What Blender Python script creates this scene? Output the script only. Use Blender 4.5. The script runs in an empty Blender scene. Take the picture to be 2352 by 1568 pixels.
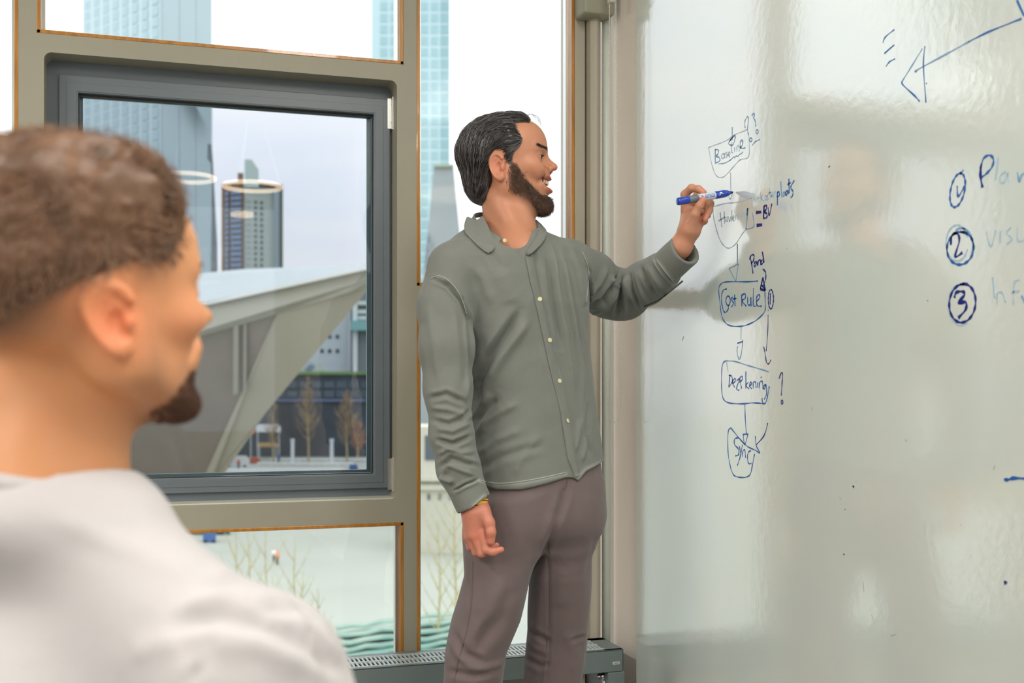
import bpy, bmesh, math, random
import numpy as np
from mathutils import Vector, Matrix
from mathutils.bvhtree import BVHTree

random.seed(7)
rng = np.random.default_rng(7)
sc = bpy.context.scene
col = sc.collection

# ------------------------------------------------------------------ camera
FPX, CX, HY = 2613.0, 1176.0, 887.0
YAW = math.radians(17.6)
CAM = np.array([0.0, 0.0, 1.22])
V = np.array([math.sin(YAW), math.cos(YAW), 0.0])
R = np.array([math.cos(YAW), -math.sin(YAW), 0.0])
Z = np.array([0.0, 0.0, 1.0])
cam = bpy.data.cameras.new('camera')
camo = bpy.data.objects.new('camera', cam)
col.objects.link(camo)
camo.location = CAM
camo.rotation_euler = (math.pi / 2, 0, -YAW)
cam.sensor_width = 36.0
cam.lens = 36.0 * FPX / 2352.0
cam.shift_y = (HY - 784.0) / 2352.0
cam.clip_start = 0.05
cam.clip_end = 3000
cam.dof.use_dof = True
cam.dof.focus_distance = 2.62
cam.dof.aperture_fstop = 4.6
sc.camera = camo
# ------------------------------------------------------------------ view + sky
sc.view_settings.view_transform = 'Standard'
sc.view_settings.look = 'None'
sc.view_settings.gamma = 1
sc.view_settings.exposure = 0.0
sc.view_settings.use_curve_mapping = False
sc.cycles.use_denoising = True
sc.cycles.max_bounces = 8
sc.cycles.sample_clamp_indirect = 6

SKY = 1.42
w = bpy.data.worlds.new('overcast_sky')
sc.world = w
w.use_nodes = True
nt = w.node_tree
nt.nodes.clear()
out = nt.nodes.new('ShaderNodeOutputWorld')
bg = nt.nodes.new('ShaderNodeBackground')
tc = nt.nodes.new('ShaderNodeTexCoord')
sep = nt.nodes.new('ShaderNodeSeparateXYZ')
mr = nt.nodes.new('ShaderNodeMapRange')
mr.inputs['From Min'].default_value = 0.0
mr.inputs['From Max'].default_value = 1.0
mr.inputs['To Min'].default_value = 0.84
mr.inputs['To Max'].default_value = 2.5
no = nt.nodes.new('ShaderNodeTexNoise')
no.inputs['Scale'].default_value = 3.0
no.inputs['Detail'].default_value = 4
mp = nt.nodes.new('ShaderNodeMapping')
mp.inputs['Scale'].default_value = (1, 1, 5)
cr = nt.nodes.new('ShaderNodeValToRGB')
cr.color_ramp.elements[0].position = 0.35
cr.color_ramp.elements[0].color = (0.86, 0.90, 0.98, 1)
cr.color_ramp.elements[1].position = 0.65
cr.color_ramp.elements[1].color = (1.0, 1.0, 1.0, 1)
mul = nt.nodes.new('ShaderNodeMath'); mul.operation = 'MULTIPLY'
mul.inputs[1].default_value = SKY
nt.links.new(tc.outputs['Generated'], sep.inputs[0])
nt.links.new(sep.outputs['Z'], mr.inputs['Value'])
nt.links.new(tc.outputs['Generated'], mp.inputs[0])
nt.links.new(mp.outputs[0], no.inputs['Vector'])
nt.links.new(no.outputs['Fac'], cr.inputs[0])
nt.links.new(cr.outputs[0], bg.inputs['Color'])
nt.links.new(mr.outputs[0], mul.inputs[0])
nt.links.new(mul.outputs[0], bg.inputs['Strength'])
nt.links.new(bg.outputs[0], out.inputs[0])

# added, unseen fill lights (area lamps inside the fixtures built further down)
FILL = [(-1.9, 1.3, 3.0), (-1.9, -1.6, 3.0), (-3.3, -0.2, 3.0), (0.75, -0.35, 3.0), (0.75, 1.05, 3.0)]
FILL_W = [58, 85, 50, 34, 16]
for (lx, ly, lz), wt in zip(FILL, FILL_W):
    l = bpy.data.lights.new('fill_light', 'AREA')
    l.shape = 'RECTANGLE'; l.size = 0.35; l.size_y = 1.3
    l.energy = wt
    l.color = (1.0, 0.965, 0.90)
    lo = bpy.data.objects.new('fill_light', l)
    lo.location = (lx, ly, lz - 0.045)
    col.objects.link(lo)

# ------------------------------------------------------------------ helpers
def P(px, py, d):
    return CAM + d * (V + R * ((px - CX) / FPX) + Z * ((HY - py) / FPX))
def c2w(a):                       # (u, d, w) camera-aligned metres -> world
    a = np.asarray(a, float)
    return CAM + a[..., 0:1] * R + a[..., 1:2] * V + a[..., 2:3] * Z
def Q(px, py, d):                 # pixel -> camera-aligned metres
    return np.array([(px - CX) / FPX * d, d, (HY - py) / FPX * d])
def topx(a):
    return CX + FPX * a[:, 0] / a[:, 1], HY - FPX * a[:, 2] / a[:, 1]
def onY(px, py, Y):
    dr = V + R * ((px - CX) / FPX) + Z * ((HY - py) / FPX)
    return CAM + dr * (Y / dr[1])
def onX(px, py, X):
    dr = V + R * ((px - CX) / FPX) + Z * ((HY - py) / FPX)
    return CAM + dr * (X / dr[0])

def link(o, parent=None):
    col.objects.link(o)
    if parent is not None:
        o.parent = parent
    return o
def tag(o, label=None, cat=None, group=None, kind=None):
    if label: o['label'] = label
    if cat: o['category'] = cat
    if group: o['group'] = group
    if kind: o['kind'] = kind
    return o
def empty(name, loc=(0, 0, 0), rz=0.0, parent=None):
    o = bpy.data.objects.new(name, None)
    o.location = tuple(loc); o.rotation_euler = (0, 0, rz)
    return link(o, parent)
def wm(o):
    m = Matrix.LocRotScale(o.location, o.rotation_euler, None)
    return m if o.parent is None else wm(o.parent) @ o.matrix_parent_inverse @ m
def place(o, parent):             # parent keeping world position (parent = unscaled empty / mesh)
    o.parent = parent
    o.matrix_parent_inverse = wm(parent).inverted()
    return o
def mesh(name, verts, faces, mat=None, parent=None, smooth=True, cols=None, keep=True):
    me = bpy.data.meshes.new(name)
    verts = np.asarray(verts, dtype=np.float32)
    if isinstance(faces, np.ndarray):
        n, k = faces.shape
        me.vertices.add(len(verts)); me.vertices.foreach_set('co', verts.ravel())
        me.loops.add(n * k); me.loops.foreach_set('vertex_index', faces.astype(np.int32).ravel())
        me.polygons.add(n)
        me.polygons.foreach_set('loop_start', np.arange(0, n * k, k, dtype=np.int32))
        me.update(calc_edges=True)
    else:
        me.from_pydata([tuple(map(float, v)) for v in verts], [], [tuple(map(int, f)) for f in faces])
    me.validate()
    if smooth:
        me.polygons.foreach_set('use_smooth', [True] * len(me.polygons))
    if cols is not None:
        ca = me.color_attributes.new('Col', 'FLOAT_COLOR', 'POINT')
        c4 = np.ones((len(verts), 4), np.float32); c4[:, :3] = cols
        ca.data.foreach_set('color', c4.ravel())
    if mat is not None: me.materials.append(mat)
    me.update()
    o = bpy.data.objects.new(name, me)
    link(o)
    if parent is not None:
        if keep: place(o, parent)
        else: o.parent = parent
    return o

class MB:
    """collects simple solids into one mesh"""
    def __init__(s): s.v = []; s.f = []
    def add(s, v, f):
        b = len(s.v); s.v += [tuple(map(float, p)) for p in v]
        s.f += [tuple(int(i) + b for i in q) for q in f]
    def box(s, x0, y0, z0, x1, y1, z1):
        v = [(x, y, z) for x in (x0, x1) for y in (y0, y1) for z in (z0, z1)]
        s.add(v, [(0, 1, 3, 2), (4, 6, 7, 5), (0, 4, 5, 1), (2, 3, 7, 6), (0, 2, 6, 4), (1, 5, 7, 3)])
        return s
    def prism(s, bottom, top):    # two loops of equal count
        n = len(bottom)
        s.add(list(bottom) + list(top), [tuple(range(n))[::-1], tuple(range(n, 2 * n))] +
              [(i, (i + 1) % n, n + (i + 1) % n, n + i) for i in range(n)])
        return s
    def tube(s, pts, r, n=8, cap=True):
        pts = [np.array(p, float) for p in pts]
        rs = r if hasattr(r, '__len__') else [r] * len(pts)
        b = len(s.v); up = np.array([0.013, 0.07, 1.0])
        pr = None
        for i, p in enumerate(pts):
            t = pts[min(i + 1, len(pts) - 1)] - pts[max(i - 1, 0)]
            t = t / (np.linalg.norm(t) + 1e-12)
            a = np.cross(t, up if pr is None else pr)
            if np.linalg.norm(a) < 1e-3: a = np.cross(t, (1, 0.1, 0))
            a /= np.linalg.norm(a); c = np.cross(a, t); pr = c
            for k in range(n):
                th = 2 * math.pi * k / n
                s.v.append(tuple(p + rs[i] * (math.cos(th) * a + math.sin(th) * c)))
        for i in range(len(pts) - 1):
            for k in range(n):
                s.f.append((b + i * n + k, b + i * n + (k + 1) % n, b + (i + 1) * n + (k + 1) % n, b + (i + 1) * n + k))
        if cap:
            s.f.append(tuple(b + k for k in range(n))[::-1])
            e = b + (len(pts) - 1) * n
            s.f.append(tuple(e + k for k in range(n)))
        return s
    def build(s, name, mat, parent=None, smooth=False, bevel=0.0, keep=True):
        o = mesh(name, s.v, s.f, mat, parent, smooth, keep=keep)
        if bevel:
            m = o.modifiers.new('bevel', 'BEVEL'); m.width = bevel; m.segments = 2; m.limit_method = 'ANGLE'
        return o

# ------------------------------------------------------------------ materials
def mat(name, color, rough=0.6, spec=0.5, metal=0.0, noise=None, bump=None, sss=0.0, sheen=0.0, vcol=False, ior=None,
        emit=None, coat=0.0, c2=None, aniso=None, bump2=None):
    m = bpy.data.materials.new(name); m.use_nodes = True
    nt = m.node_tree; b = nt.nodes['Principled BSDF']
    b.inputs['Base Color'].default_value = (*color, 1)
    b.inputs['Roughness'].default_value = rough
    b.inputs['Specular IOR Level'].default_value = spec
    b.inputs['Metallic'].default_value = metal
    if ior: b.inputs['IOR'].default_value = ior
    if coat: b.inputs['Coat Weight'].default_value = coat
    if sss:
        b.inputs['Subsurface Weight'].default_value = sss
        b.inputs['Subsurface Radius'].default_value = (1.0, 0.35, 0.18)
        b.inputs['Subsurface Scale'].default_value = 0.012
    if sheen:
        b.inputs['Sheen Weight'].default_value = sheen
        b.inputs['Sheen Roughness'].default_value = 0.5
    if emit:
        b.inputs['Emission Color'].default_value = (*emit[0], 1)
        b.inputs['Emission Strength'].default_value = emit[1]
    tc = nt.nodes.new('ShaderNodeTexCoord')
    base = None
    if noise:
        sc_, amt = noise
        n = nt.nodes.new('ShaderNodeTexNoise'); n.inputs['Scale'].default_value = sc_; n.inputs['Detail'].default_value = 5
        mp = nt.nodes.new('ShaderNodeMapping')
        if aniso: mp.inputs['Scale'].default_value = aniso
        nt.links.new(tc.outputs['Object'], mp.inputs[0]); nt.links.new(mp.outputs[0], n.inputs['Vector'])
        r = nt.nodes.new('ShaderNodeValToRGB')
        r.color_ramp.elements[0].position = 0.3; r.color_ramp.elements[1].position = 0.7
        lo = tuple(c * (1 - amt) for c in color) if c2 is None else color
        hi = tuple(min(1, c * (1 + amt)) for c in color) if c2 is None else c2
        r.color_ramp.elements[0].color = (*lo, 1); r.color_ramp.elements[1].color = (*hi, 1)
        nt.links.new(n.outputs['Fac'], r.inputs[0]); base = r.outputs[0]
        nt.links.new(base, b.inputs['Base Color'])
    if vcol:
        a = nt.nodes.new('ShaderNodeVertexColor'); a.layer_name = 'Col'
        if base is not None:
            mx = nt.nodes.new('ShaderNodeMix'); mx.data_type = 'RGBA'; mx.blend_type = 'MULTIPLY'
            mx.inputs['Factor'].default_value = 1
            nt.links.new(base, mx.inputs[6]); nt.links.new(a.outputs[0], mx.inputs[7])
            nt.links.new(mx.outputs[2], b.inputs['Base Color'])
        else:
            nt.links.new(a.outputs[0], b.inputs['Base Color'])
    last = None
    for bp in (bump, bump2):
        if bp:
            n2 = nt.nodes.new('ShaderNodeTexNoise'); n2.inputs['Scale'].default_value = bp[0]; n2.inputs['Detail'].default_value = 3
            nt.links.new(tc.outputs['Object'], n2.inputs['Vector'])
            bn = nt.nodes.new('ShaderNodeBump'); bn.inputs['Strength'].default_value = bp[1]; bn.inputs['Distance'].default_value = bp[2]
            nt.links.new(n2.outputs['Fac'], bn.inputs['Height'])
            if last is not None: nt.links.new(last, bn.inputs['Normal'])
            last = bn.outputs[0]
    if last is not None: nt.links.new(last, b.inputs['Normal'])
    return m
def glass_mat(name, tint=(0.97, 0.985, 0.985), rough=0.0):
    m = bpy.data.materials.new(name); m.use_nodes = True
    nt = m.node_tree; nt.nodes.clear()
    o = nt.nodes.new('ShaderNodeOutputMaterial'); mx = nt.nodes.new('ShaderNodeMixShader')
    t = nt.nodes.new('ShaderNodeBsdfTransparent'); t.inputs[0].default_value = (*tint, 1)
    g = nt.nodes.new('ShaderNodeBsdfGlossy'); g.inputs['Roughness'].default_value = rough
    f = nt.nodes.new('ShaderNodeFresnel'); f.inputs[0].default_value = 1.5
    nt.links.new(f.outputs[0], mx.inputs[0]); nt.links.new(t.outputs[0], mx.inputs[1]); nt.links.new(g.outputs[0], mx.inputs[2])
    nt.links.new(mx.outputs[0], o.inputs[0])
    return m
def s2l(r, g, b):
    f = lambda c: ((c / 255 + 0.055) / 1.055) ** 2.4 if c > 10 else c / 255 / 12.92
    return (f(r), f(g), f(b))

# ------------------------------------------------------------------ signed-distance modelling
def smin(a, b, k):
    h = np.maximum(k - np.abs(a - b), 0) / k
    return np.minimum(a, b) - h * h * k * 0.25
def smax(a, b, k): return -smin(-a, -b, k)
def ell(p, c, r):
    q = p - np.asarray(c, np.float32); r = np.asarray(r, np.float32)
    a = np.sqrt(((q / r) ** 2).sum(-1)); b = np.sqrt(((q / (r * r)) ** 2).sum(-1)) + 1e-9
    return a * (a - 1) / b
def cap(p, a, b, r0, r1=None):
    r1 = r0 if r1 is None else r1
    a = np.asarray(a, np.float32); ab = np.asarray(b, np.float32) - a
    t = np.clip(((p - a) @ ab) / (ab @ ab), 0, 1)
    return np.sqrt(((p - a - t[:, None] * ab) ** 2).sum(-1)) - (r0 + (r1 - r0) * t)
def chain(p, pts, rs, k=0.01):
    d = None
    for i in range(len(pts) - 1):
        e = cap(p, pts[i], pts[i + 1], rs[i], rs[i + 1])
        d = e if d is None else smin(d, e, k)
    return d
def polysd(x, y, pts):
    pts = np.asarray(pts, np.float32); n = len(pts)
    d = np.full(x.shape, 1e9, np.float32); s = np.ones(x.shape, np.float32)
    for i in range(n):
        ax, ay = pts[i]; bx, by = pts[i - 1]
        ex, ey = bx - ax, by - ay; wx, wy = x - ax, y - ay
        t = np.clip((wx * ex + wy * ey) / (ex * ex + ey * ey + 1e-12), 0, 1)
        d = np.minimum(d, (wx - ex * t) ** 2 + (wy - ey * t) ** 2)
        c1 = y >= ay; c2 = y < by; c3 = ex * wy > ey * wx
        flip = (c1 & c2 & c3) | (~c1 & ~c2 & ~c3)
        s = np.where(flip, -s, s)
    return s * np.sqrt(d)
def polygonize(f, lo, hi, h):
    lo = np.asarray(lo, float); hi = np.asarray(hi, float); B = 8
    nb = np.ceil((hi - lo) / h / B).astype(int); n = nb * B + 1
    bc = np.stack(np.meshgrid(*[np.arange(m) for m in nb], indexing='ij'), -1).reshape(-1, 3)
    cen = (lo + (bc * B + B / 2) * h).astype(np.float32)
    fc = f(cen)
    vals = np.empty(tuple(n), np.float32)
    sg = np.where(fc > 0, 1.0, -1.0).astype(np.float32).reshape(tuple(nb))
    big = np.repeat(np.repeat(np.repeat(sg, B, 0), B, 1), B, 2)
    vals[:-1, :-1, :-1] = big
    vals[-1] = 1; vals[:, -1] = 1; vals[:, :, -1] = 1
    act = bc[np.abs(fc) < B * h * 1.5]
    off = np.stack(np.meshgrid(*[np.arange(B + 1)] * 3, indexing='ij'), -1).reshape(-1, 3)
    for i in range(0, len(act), 400):
        a = act[i:i + 400]
        idx = (a[:, None, :] * B + off[None]).reshape(-1, 3)
        vals[idx[:, 0], idx[:, 1], idx[:, 2]] = f((lo + idx * h).astype(np.float32))
    s = vals < 0
    cs = np.zeros(tuple(n - 1), np.int8)
    corners = [(i, j, k) for i in (0, 1) for j in (0, 1) for k in (0, 1)]
    sl = lambda c: tuple(slice(c[a], n[a] - 1 + c[a]) for a in range(3))
    for c in corners: cs += s[sl(c)]
    actm = (cs > 0) & (cs < 8)
    ci = np.argwhere(actm)
    ids = np.full(tuple(n - 1), -1, np.int64); ids[actm] = np.arange(len(ci))
    acc = np.zeros((len(ci), 3)); cnt = np.zeros(len(ci))
    for c in corners:
        for ax in range(3):
            if c[ax] == 0:
                c2 = list(c); c2[ax] = 1
                A = ci + np.array(c); Bc = ci + np.array(c2)
                va = vals[A[:, 0], A[:, 1], A[:, 2]]; vb = vals[Bc[:, 0], Bc[:, 1], Bc[:, 2]]
                m = (va < 0) != (vb < 0)
                t = np.where(m, va / (va - vb + 1e-20), 0)
                p = np.array(c, float) + t[:, None] * (np.array(c2) - np.array(c))
                acc[m] += p[m]; cnt[m] += 1
    verts = lo + (ci + acc / cnt[:, None]) * h
    quads = []
    for ax in range(3):
        o1, o2 = (ax + 1) % 3, (ax + 2) % 3
        a = s; sh = [slice(None)] * 3; sh2 = [slice(None)] * 3
        sh[ax] = slice(0, n[ax] - 1); sh2[ax] = slice(1, n[ax])
        e = a[tuple(sh)] != a[tuple(sh2)]
        idx = np.argwhere(e)
        m = (idx[:, o1] > 0) & (idx[:, o2] > 0) & (idx[:, o1] < n[o1] - 1) & (idx[:, o2] < n[o2] - 1)
        idx = idx[m]
        ins = a[idx[:, 0], idx[:, 1], idx[:, 2]]
        def g(d1, d2):
            q = idx.copy(); q[:, o1] -= d1; q[:, o2] -= d2
            return ids[q[:, 0], q[:, 1], q[:, 2]]
        q = np.stack([g(1, 1), g(0, 1), g(0, 0), g(1, 0)], 1)
        q[~ins] = q[~ins][:, ::-1]
        quads.append(q)
    quads = np.concatenate(quads); quads = quads[(quads >= 0).all(1)]
    return verts, quads
def grad(f, p, e=0.0008):
    p = np.asarray(p, np.float32); g = np.zeros_like(p)
    for a in range(3):
        dp = np.zeros(3, np.float32); dp[a] = e
        g[:, a] = f(p + dp) - f(p - dp)
    return g / (np.linalg.norm(g, axis=1, keepdims=True) + 1e-9)
def smooth_mesh(v, q, it=2, lam=0.5):
    e = np.concatenate([q[:, [0, 1]], q[:, [1, 2]], q[:, [2, 3]], q[:, [3, 0]]])
    for _ in range(it):
        acc = np.zeros_like(v); cnt = np.zeros(len(v))
        for a in range(3):
            acc[:, a] = np.bincount(e[:, 0], v[e[:, 1], a], len(v)) + np.bincount(e[:, 1], v[e[:, 0], a], len(v))
        cnt = np.bincount(e[:, 0], None, len(v)) + np.bincount(e[:, 1], None, len(v))
        v = v + lam * (acc / np.maximum(cnt, 1)[:, None] - v)
    return v
def snoise(p, s, seed=0):         # cheap smooth pseudo-noise
    r = np.random.default_rng(seed); o = np.zeros(len(p))
    for i in range(7):
        k = r.normal(size=3); k *= s * (0.6 + 0.9 * r.random()) / np.linalg.norm(k)
        o += np.sin(p @ k + r.random() * 6.28 + 1.3 * np.sin(p @ (k[[1, 2, 0]] * 0.7) + r.random() * 6))
    return o / 7 * 1.6
def pdist(x, y, pts):             # distance to open polyline, with param t
    best = np.full(x.shape, 1e9); T = np.zeros(x.shape); S = np.zeros(x.shape)
    n = len(pts) - 1
    for i in range(n):
        ax, ay = pts[i]; bx, by = pts[i + 1]; ex, ey = bx - ax, by - ay
        t = np.clip(((x - ax) * ex + (y - ay) * ey) / (ex * ex + ey * ey + 1e-9), 0, 1)
        dx = x - ax - t * ex; dy = y - ay - t * ey; d = np.hypot(dx, dy)
        m = d < best
        best = np.where(m, d, best); T = np.where(m, (i + t) / n, T)
        S = np.where(m, np.sign(ex * dy - ey * dx), S)
    return best, T, S
def strands(paths, r0, r1=0.2, k=3):
    """paths (S,K,3) -> tapered tubes"""
    S, K, _ = paths.shape
    t = np.gradient(paths, axis=1); t /= np.linalg.norm(t, axis=2, keepdims=True) + 1e-9
    up = np.array([0.3, 0.5, 0.81]); a = np.cross(t, up); a /= np.linalg.norm(a, axis=2, keepdims=True) + 1e-9
    b = np.cross(t, a)
    tt = np.linspace(0, 1, K)
    rad = r0 * (1 - (1 - r1) * tt ** 2)
    rad = rad[None, :, None] if np.ndim(r0) == 0 else rad
    vs = []
    for i in range(k):
        th = 2 * math.pi * i / k
        vs.append(paths + rad * (math.cos(th) * a + math.sin(th) * b))
    v = np.stack(vs, 2).reshape(-1, 3)
    base = (np.arange(S) * K * k)[:, None, None]; j = (np.arange(K - 1) * k)[None, :, None]; i = np.arange(k)[None, None, :]
    i2 = (i + 1) % k
    q = np.stack([base + j + i, base + j + i2, base + j + k + i2, base + j + k + i], -1).reshape(-1, 4)
    return v, q
# ================================================================== THE ROOM
YW, XB = 3.05, 1.27
BEIGE = s2l(157, 152, 135)
M_beige = mat('painted_steel_beige', BEIGE, 0.5, noise=(3, 0.04), bump=(60, 0.15, 0.002))
M_beigewall = mat('pale_wall_paint', s2l(236, 225, 215), 0.6, noise=(2, 0.04), bump=(90, 0.2, 0.002))
M_wood = mat('varnished_glazing_bead', s2l(178, 120, 44), 0.28, noise=(14, 0.25), aniso=(6, 6, 0.6), coat=0.4)
M_grey = mat('grey_window_frame', s2l(103, 112, 118), 0.35, noise=(4, 0.05))
M_gasket = mat('black_gasket', (0.012, 0.014, 0.014), 0.5)
M_steel = mat('brushed_steel', (0.62, 0.62, 0.58), 0.3, metal=1.0)
M_glass = glass_mat('window_glass')
M_glass2 = glass_mat('casement_glass', (0.745, 0.765, 0.785))
M_floor = mat('grey_floor', s2l(120, 118, 112), 0.5, noise=(5, 0.1))
M_ceil = mat('white_ceiling', s2l(225, 222, 214), 0.8)
M_wall = mat('white_wall', s2l(205, 200, 190), 0.7)

def st(o): o['kind'] = 'structure'; return o
XL, YB, HC = -4.2, -4.6, 3.15
st(MB().box(XL, YB, -0.15, XB + 0.15, YW + 0.15, 0.0).build('floor', M_floor))
st(MB().box(XL, YB, HC, XB + 0.15, YW + 0.15, HC + 0.15).build('ceiling', M_ceil))
st(MB().box(XB + 0.0, YB, 0.0, XB + 0.15, YW + 0.2, HC).build('wall_right', M_beigewall))
lw = MB().box(XL - 0.15, YB, 0.0, XL, YW + 0.2, HC)
st(lw.build('wall_left', M_wall))
bw = MB()
bw.box(XL, YB - 0.15, 0.0, XB, YB, 0.8).box(XL, YB - 0.15, 2.9, XB, YB, HC)
for x in (XL, -2.5, -0.75, XB - 0.15): bw.box(x, YB - 0.15, 0.8, x + 0.15, YB, 2.9)
st(bw.build('wall_back', M_wall))

# ---- window wall: beige steel grid
wx = lambda px, Y=YW: onY(px, HY, Y)[0]
wz = lambda px, py, Y=YW: onY(px, py, Y)[2]
xa0, xa1 = wx(42), wx(84)             # left post
xm0, xm1 = wx(927), wx(957)           # mullion
xj = wx(1320)                         # right jamb
z_tr0, z_tr1 = wz(104, 119), wz(84, 75)       # rail above the casement
z_lr0, z_lr1 = wz(920, 1199), wz(905, 1146)   # rail below it
z_rr0, z_rr1 = wz(962, 687), wz(962, 656)     # transom of the right light
TH = 0.12
fr = MB()
fr.box(xm0, YW, 0.0, xm1, YW + TH, HC)
# ring around casement with rounded opening
ox0, ox1, oz0, oz1 = xa0, xm0, z_lr0, z_tr1
ix0, ix1 = wx(101), wx(912)
iz0, iz1 = wz(905, 1146), wz(104, 119)
rad = 0.018
def rrect(x0, x1, z0, z1, r, n=6):
    pts = []
    for cx, cz, a0 in ((x1 - r, z1 - r, 0), (x0 + r, z1 - r, 90), (x0 + r, z0 + r, 180), (x1 - r, z0 + r, 270)):
        for i in range(n + 1):
            a = math.radians(a0 + 90 * i / n); pts.append((cx + r * math.cos(a), cz + r * math.sin(a)))
    return pts
inner = rrect(ix0, ix1, iz0, iz1, rad)
outer = []
for k, (cx, cz) in enumerate(((ox1, oz1), (ox0, oz1), (ox0, oz0), (ox1, oz0))):
    for i in range(7):
        px_, pz_ = inner[k * 7 + i]
        if i == 3: outer.append((cx, cz))
        elif (i < 3) == (k % 2 == 0): outer.append((cx, pz_))
        else: outer.append((px_, cz))
n = len(inner)
v = [(x, YW, z) for x, z in inner] + [(x, YW, z) for x, z in outer] + \
    [(x, YW + TH, z) for x, z in inner] + [(x, YW + TH, z) for x, z in outer] + \
    [(x + (0.006 if x < (ix0 + ix1) / 2 else -0.006) * 0, YW + 0.002, z) for x, z in inner]
f = []
for i in range(n):
    j = (i + 1) % n
    f.append((n + i, n + j, j, i)); f.append((i, j, 2 * n + j, 2 * n + i))
    f.append((3 * n + i, 2 * n + i, 2 * n + j, 3 * n + j)); f.append((n + i, 3 * n + i, 3 * n + j, n + j))
fr.add(v, f)
# left post above / below, more bays to the left
fr.box(xa0, YW, z_tr1, xa1, YW + TH, HC)
fr.box(xa0, YW, 0.0, xa1, YW + TH, z_lr0)
fr.box(xm1, YW, z_rr0, xj, YW + TH, z_rr1)
fr.box(XL, YW, 0.0, XB, YW + TH, 0.22)
fr.box(XL, YW, 3.02, XB, YW + TH, HC)
bay = xa0 - xm1
for i in range(1, 4):
    x = xa0 - i * 1.05
    fr.box(x - 0.04, YW, 0.22, x, YW + TH, 3.02)
    if i > 1: fr.box(x, YW, z_tr0, x + 1.01, YW + TH, z_tr1)
    if i > 1: fr.box(x, YW, z_lr0, x + 1.01, YW + TH, z_lr1)
st(fr.build('wall_front', M_beige))

# glazing beads (varnished strips round each fixed pane)
def beads(name, x0, x1, z0, z1, t=0.0095, y0=YW - 0.001, y1=YW + 0.05, parent=None, sides='lrtb'):
    for s in sides:
        b = MB()
        if s == 'l': b.box(x0, y0, z0, x0 + t, y1, z1)
        if s == 'r': b.box(x1 - t, y0, z0, x1, y1, z1)
        if s == 't': b.box(x0, y0, z1 - t, x1, y1, z1)
        if s == 'b': b.box(x0, y0, z0, x1, y1, z0 + t)
        b.build('glazing_bead', M_wood, parent, bevel=0.0015)
        c = MB(); q = t + 0.005; ya, yb = y0 + 0.028, y1
        if s == 'l': c.box(x0 + t, ya, z0 + t, x0 + q + 0.003, yb, z1 - t)
        if s == 'r': c.box(x1 - q - 0.003, ya, z0 + t, x1 - t, yb, z1 - t)
        if s in 'lr': c.build('spacer_bar', M_steel, parent)
def pane(x0, x1, z0, z1, y, parent, m=None, name='pane'):
    MB().box(x0, y, z0, x1, y + 0.006, z1).build(name, m or M_glass, parent)
def fixed(n, x0, x1, z0, z1, lab=None):
    e = empty('window_%d' % n, ((x0 + x1) / 2, YW, z0)); st(e)
    beads('w', x0, x1, z0, z1, parent=e)
    pane(x0 + 0.004, x1 - 0.004, z0 + 0.004, z1 - 0.004, YW + 0.055, e)
    return e
fixed(1, xa1, xm0, z_tr1, 3.02)                    # above the casement
fixed(2, xa1, xm0, 0.22, z_lr0)                    # below it
fixed(3, xm1, xj, z_rr1, 3.02)                     # tall right light
fixed(4, xm1, xj, 0.22, z_rr0)
fixed(5, xa0 - 1.05, xa0, 0.22, 3.02)
for i in (2, 3):
    x = xa0 - i * 1.05
    e = empty('window_%d' % (4 + i), (x + 0.5, YW, 0.22)); st(e)
    pane(x, x + 1.01, 0.22, 3.02, YW + 0.055, e)
# back wall panes
e = empty('window_8', (-1.5, YB, 0.8)); st(e)
pane(XL, XB, 0.8, 2.9, YB - 0.08, e)

# ---- casement (grey aluminium)
YO = YW + 0.075
cas = empty('window_9', ((ix0 + ix1) / 2, YO, iz0)); st(cas)
def ring(x0, x1, z0, z1, wl, wr, wt, wb, y0, y1, name, m, parent, bevel=0.002):
    b = MB()
    o = [(x0, z0), (x1, z0), (x1, z1), (x0, z1)]
    i_ = [(x0 + wl, z0 + wb), (x1 - wr, z0 + wb), (x1 - wr, z1 - wt), (x0 + wl, z1 - wt)]
    v = [(x, y0, z) for x, z in o] + [(x, y0, z) for x, z in i_] + [(x, y1, z) for x, z in o] + [(x, y1, z) for x, z in i_]
    f = []
    for k in range(4):
        j = (k + 1) % 4
        f += [(k, j, 4 + j, 4 + k), (8 + j, 8 + k, 12 + k, 12 + j), (4 + k, 4 + j, 12 + j, 12 + k), (j, k, 8 + k, 8 + j)]
    b.add(v, f)
    return b.build(name, m, parent, bevel=bevel)
X = lambda px: wx(px, YO)
Zc = lambda px, py: wz(px, py, YO)
fx0, fx1 = ix0 - 0.002, ix1 + 0.002
fz0, fz1 = iz0 - 0.002, iz1 + 0.002
sx0, sx1 = X(136), X(894)
sz0, sz1 = Zc(890, 1119), Zc(136, 172)
gx0, gx1 = X(180), X(857)
gz0, gz1 = Zc(855, 1087), Zc(180, 215)
ring(fx0, fx1, fz0, fz1, sx0 - fx0 + 0.004, fx1 - sx1 + 0.004, fz1 - sz1 + 0.004, sz0 - fz0 + 0.004, YO, YO + 0.05, 'outer_frame', M_grey, cas)
sash = ring(sx0, sx1, sz0, sz1, gx0 - sx0, sx1 - gx1, sz1 - gz1, gz0 - sz0, YO - 0.012, YO + 0.035, 'sash', M_grey, cas)
ring(gx0 - 0.028, gx1 + 0.026, gz0 - 0.024, gz1 + 0.024, 0.0245, 0.0225, 0.0205, 0.0205, YO - 0.0135, YO - 0.012, 'glazing_bead', M_grey, cas, 0.0006)
ring(gx0 - 0.001, gx1 + 0.001, gz0 - 0.001, gz1 + 0.001, 0.0035, 0.0035, 0.007, 0.003, YO + 0.004, YO + 0.012, 'gasket', M_gasket, cas, 0)
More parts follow.
